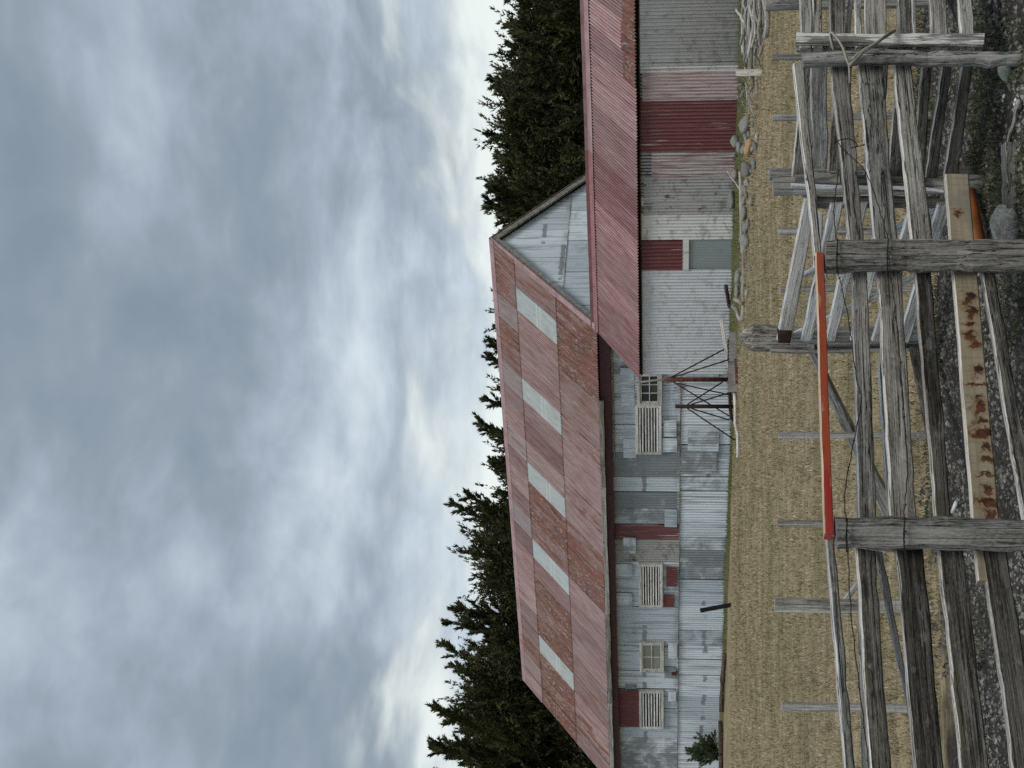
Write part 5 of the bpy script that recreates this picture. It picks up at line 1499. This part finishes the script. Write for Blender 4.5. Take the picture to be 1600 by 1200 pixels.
# ------------------------------------------------------------------ loose things on the yard
rk = stone(1546, 1594, 318, 386, 'large pale mottled rock beside the middle fence post', None, (1.7, 1.7, 1.62, 1), 'rock', k=1)
def rock_mesh():
    bm = bmesh.new()
    bmesh.ops.create_icosphere(bm, subdivisions=4, radius=1.0)
    rr = random.Random(4)
    cuts = [Vector((rr.uniform(-1, 1), rr.uniform(-1, 1), rr.uniform(-.4, 1))).normalized() for _ in range(9)]
    for v in bm.verts:
        c = v.co.copy()
        for n_ in cuts:                             # broken faces
            d_ = c.dot(n_) - .70
            if d_ > 0: c -= n_ * d_ * .92
        v.co = c * (1 + .05 * mnoise.noise(c * 3.1) + .02 * mnoise.noise(c * 9))
    me = bpy.data.meshes.new('rock'); bm.to_mesh(me); bm.free()
    me.materials.append(M['stone'])
    return me
rk.data = rock_mesh()
stone(1560, 1582, 92, 127, 'smooth grey-green stone at the foot of the thin gate post', None, (1.2, 1.35, 1.2, 1), k=2)
pa = ground_at(1543, 290); pb = ground_at(1549, 392)
o = tube('pipe', [pa + Vector((0, .15, .06)), pa.lerp(pb, .35) + Vector((0, .04, .075)), pa.lerp(pb, .7) + Vector((0, 0, .07)), pb + Vector((0, 0, .05))], [.030, .036, .038, .036], M['orange_pipe'], None, 12)
tag(o, 'short orange-brown rusty pipe on the ground behind the stained board', 'pipe')
pk = timber('plank', ground_at(1588, 222) + Vector((0, 0, .05)), ground_at(1588, 222) + Vector((0, 0, -.03)), ground_at(1590, 362) + Vector((0, 0, .05)), ground_at(1590, 362) + Vector((0, 0, -.03)), .10, M['wood'])
tag(pk, 'grey plank lying on the ground in front of the large pale rock', 'plank')
o = pole(ground_at(1600, 158) + Vector((0, 0, .02)), ground_at(1578, 232) + Vector((0, 0, .02)), .011, .008, M['wood'], 'stick', 'thin grey stick lying aslant on the mossy ground', 'stick', None, .012)
for i, (xx, yy, w) in enumerate(((1570, 150, 3.6), (1568, 157, 2.6), (1588, 156, 3.4), (1592, 162, 4), (1586, 163, 3))):
    o = stone(xx - w, xx + w * .4, yy - w, yy + w, 'small white pebble on the mossy ground near the stick', 'white pebbles on the mossy ground', name='pebble', k=i)
    o.data = o.data.copy(); o.data.materials.clear(); o.data.materials.append(M['white_stone'])
o = tube('bone', [ground_at(1500, 785) + Vector((0, 0, .02)), ground_at(1494, 800) + Vector((0, 0, .02))], .012, M['white_stone'], None, 7)
tag(o, 'pale yellowish bone-like stub on the gravel between the two posts', 'bone')

# ------------------------------------------------------------------ grass and gravel (uncountable)
def scatter(n, ylo, yhi, power, seed, margin=1.5, keep=None):
    r = np.random.default_rng(seed)
    y = ylo + (yhi - ylo) * r.random(n) ** power
    x = (r.random(n) * 2 - 1) * (0.262 * y + margin)
    if keep is not None:
        k = keep(x, y); x, y = x[k], y[k]
    return np.stack([x, y, gz_np(x, y) - .004], -1)

def stm(x, y):
    return (x - P0.x) * AX.x + (y - P0.y) * AX.y, (x - P0.x) * BX.x + (y - P0.y) * BX.y
def in_field(x, y):
    s, t = stm(x, y)
    wob = np.sin(x * 2.3 + y) * .35 + np.sin(x * 5.1) * .2
    return (y > 9.7 + wob + .25 * x) & (t < np.where(s > -.3, -3.6, -1.5) + wob * .6)
def in_verge(x, y):
    s, t = stm(x, y)
    wob = np.sin(s * 1.7) * .3 + np.sin(s * 4.3) * .2
    return (t > np.where(s > -.3, -4.0, -1.9) + wob) & (t < np.where(s > -.1, LWALL_T - .05, WALL_T - .03))
pos = scatter(150000, 9.6, 38, 1.55, 3, keep=in_field)
hsc = 0.75 + pos[:, 1] / 26.0
o = blades('dry_grass', pos, .045 * hsc, .007 * hsc, M['hay'], .95, 'short dry tan mown grass covering the field', seed=4)
rt = np.random.default_rng(77)
cl = scatter(2600, 10.2, 36, 1.3, 78, keep=in_field)
q_ = np.repeat(cl, 14, axis=0)
q_[:, :2] += rt.normal(size=(len(q_), 2)) * .055
q_[:, 2] = gz_np(q_[:, 0], q_[:, 1])
blades('grass_tufts', q_, .07, .008, M['tuft'], .55, 'scattered longer olive and straw tufts in the mown field', seed=79)
pos = scatter(60000, 24, 44, 1.0, 5, keep=in_verge)
o = blades('green_grass', pos, .085, .014, M['green_grass'], .6, 'longer green grass along the foot of the barn and shed', seed=6)
def mossy(x, y):
    k =  np.sin(x * 2.1 + 1.0) * np.sin(y * 2.7) + .5 * np.sin(x * 5 + y * 4)
    return ((x > .75) & (y < 8.6) & (k > -.45)) | (k > .86)
pos = scatter(80000, 5.2, 10.6, 1.0, 8, keep=mossy)
feet = []
for o_ in list(fence.children) + list(wf.children) + list(race.children) + list(sp_.children):
    if o_.name.split('.')[0] in ('post', 'shaft'):
        c_ = WM[o_.name].translation
        q_ = np.random.default_rng(len(feet)).normal(size=(160, 2)) * .09
        xx_, yy_ = c_.x + q_[:, 0], c_.y + .04 + q_[:, 1]
        feet.append(np.stack([xx_, yy_, gz_np(xx_, yy_)], -1))
pos = np.concatenate([pos] + feet)
blades('moss_grass', pos, .06, .006, M['dark_weed'], .8, 'dark mossy grass growing over the edge of the gravel yard', seed=9)

def gravel(n, seed):
    r = np.random.default_rng(seed)
    pos = scatter(n, 5.2, 10.9, 1.0, seed, keep=lambda x, y: y < 9.9 + .25 * x + np.sin(x * 2.3 + y) * .35 + np.sin(x * 7.1) * .25 + np.sin(x * 31 + y * 17) * .3)
    n = len(pos)
    base = np.array([[1, 0, 0], [-1, 0, 0], [0, 1, 0], [0, -1, 0], [0, 0, .8], [0, 0, -.4]], float)
    tri = np.array([[0, 2, 4], [2, 1, 4], [1, 3, 4], [3, 0, 4]])
    sz = .0045 + .016 * r.random(n) ** 4
    tv = r.random(n) ** 2.3 * (.75 + .25 * np.sin(pos[:, 0] * 3 + 1) * np.sin(pos[:, 1] * 4)); wh = r.random(n) < .007; tv[wh] = 1.6; sz[wh] = .004 + .005 * r.random(wh.sum())
    an = r.uniform(0, 6.28, n); el = r.uniform(.5, 1.4, n)
    V = base[None] * sz[:, None, None]
    V = V * np.stack([el, np.ones(n), np.ones(n)], -1)[:, None, :]
    ca, sa = np.cos(an)[:, None], np.sin(an)[:, None]
    Vx = V[..., 0] * ca - V[..., 1] * sa; Vy = V[..., 0] * sa + V[..., 1] * ca
    V = np.stack([Vx, Vy, V[..., 2]], -1) + pos[:, None, :] + np.array([0, 0, .004])
    F = (np.arange(n) * 6)[:, None, None] + tri[None]
    me = np_mesh('gravel', V.reshape(-1, 3), F.reshape(-1, 3), M['gravel'])
    a = me.attributes.new('tint', 'FLOAT', 'POINT')
    a.data.foreach_set('value', np.repeat(tv, 6).astype(np.float32))
    o = obj('gravel', me)
    tag(o, 'dark gravel and chips covering the pen floor', 'gravel', kind='stuff')
gravel(130000, 12)
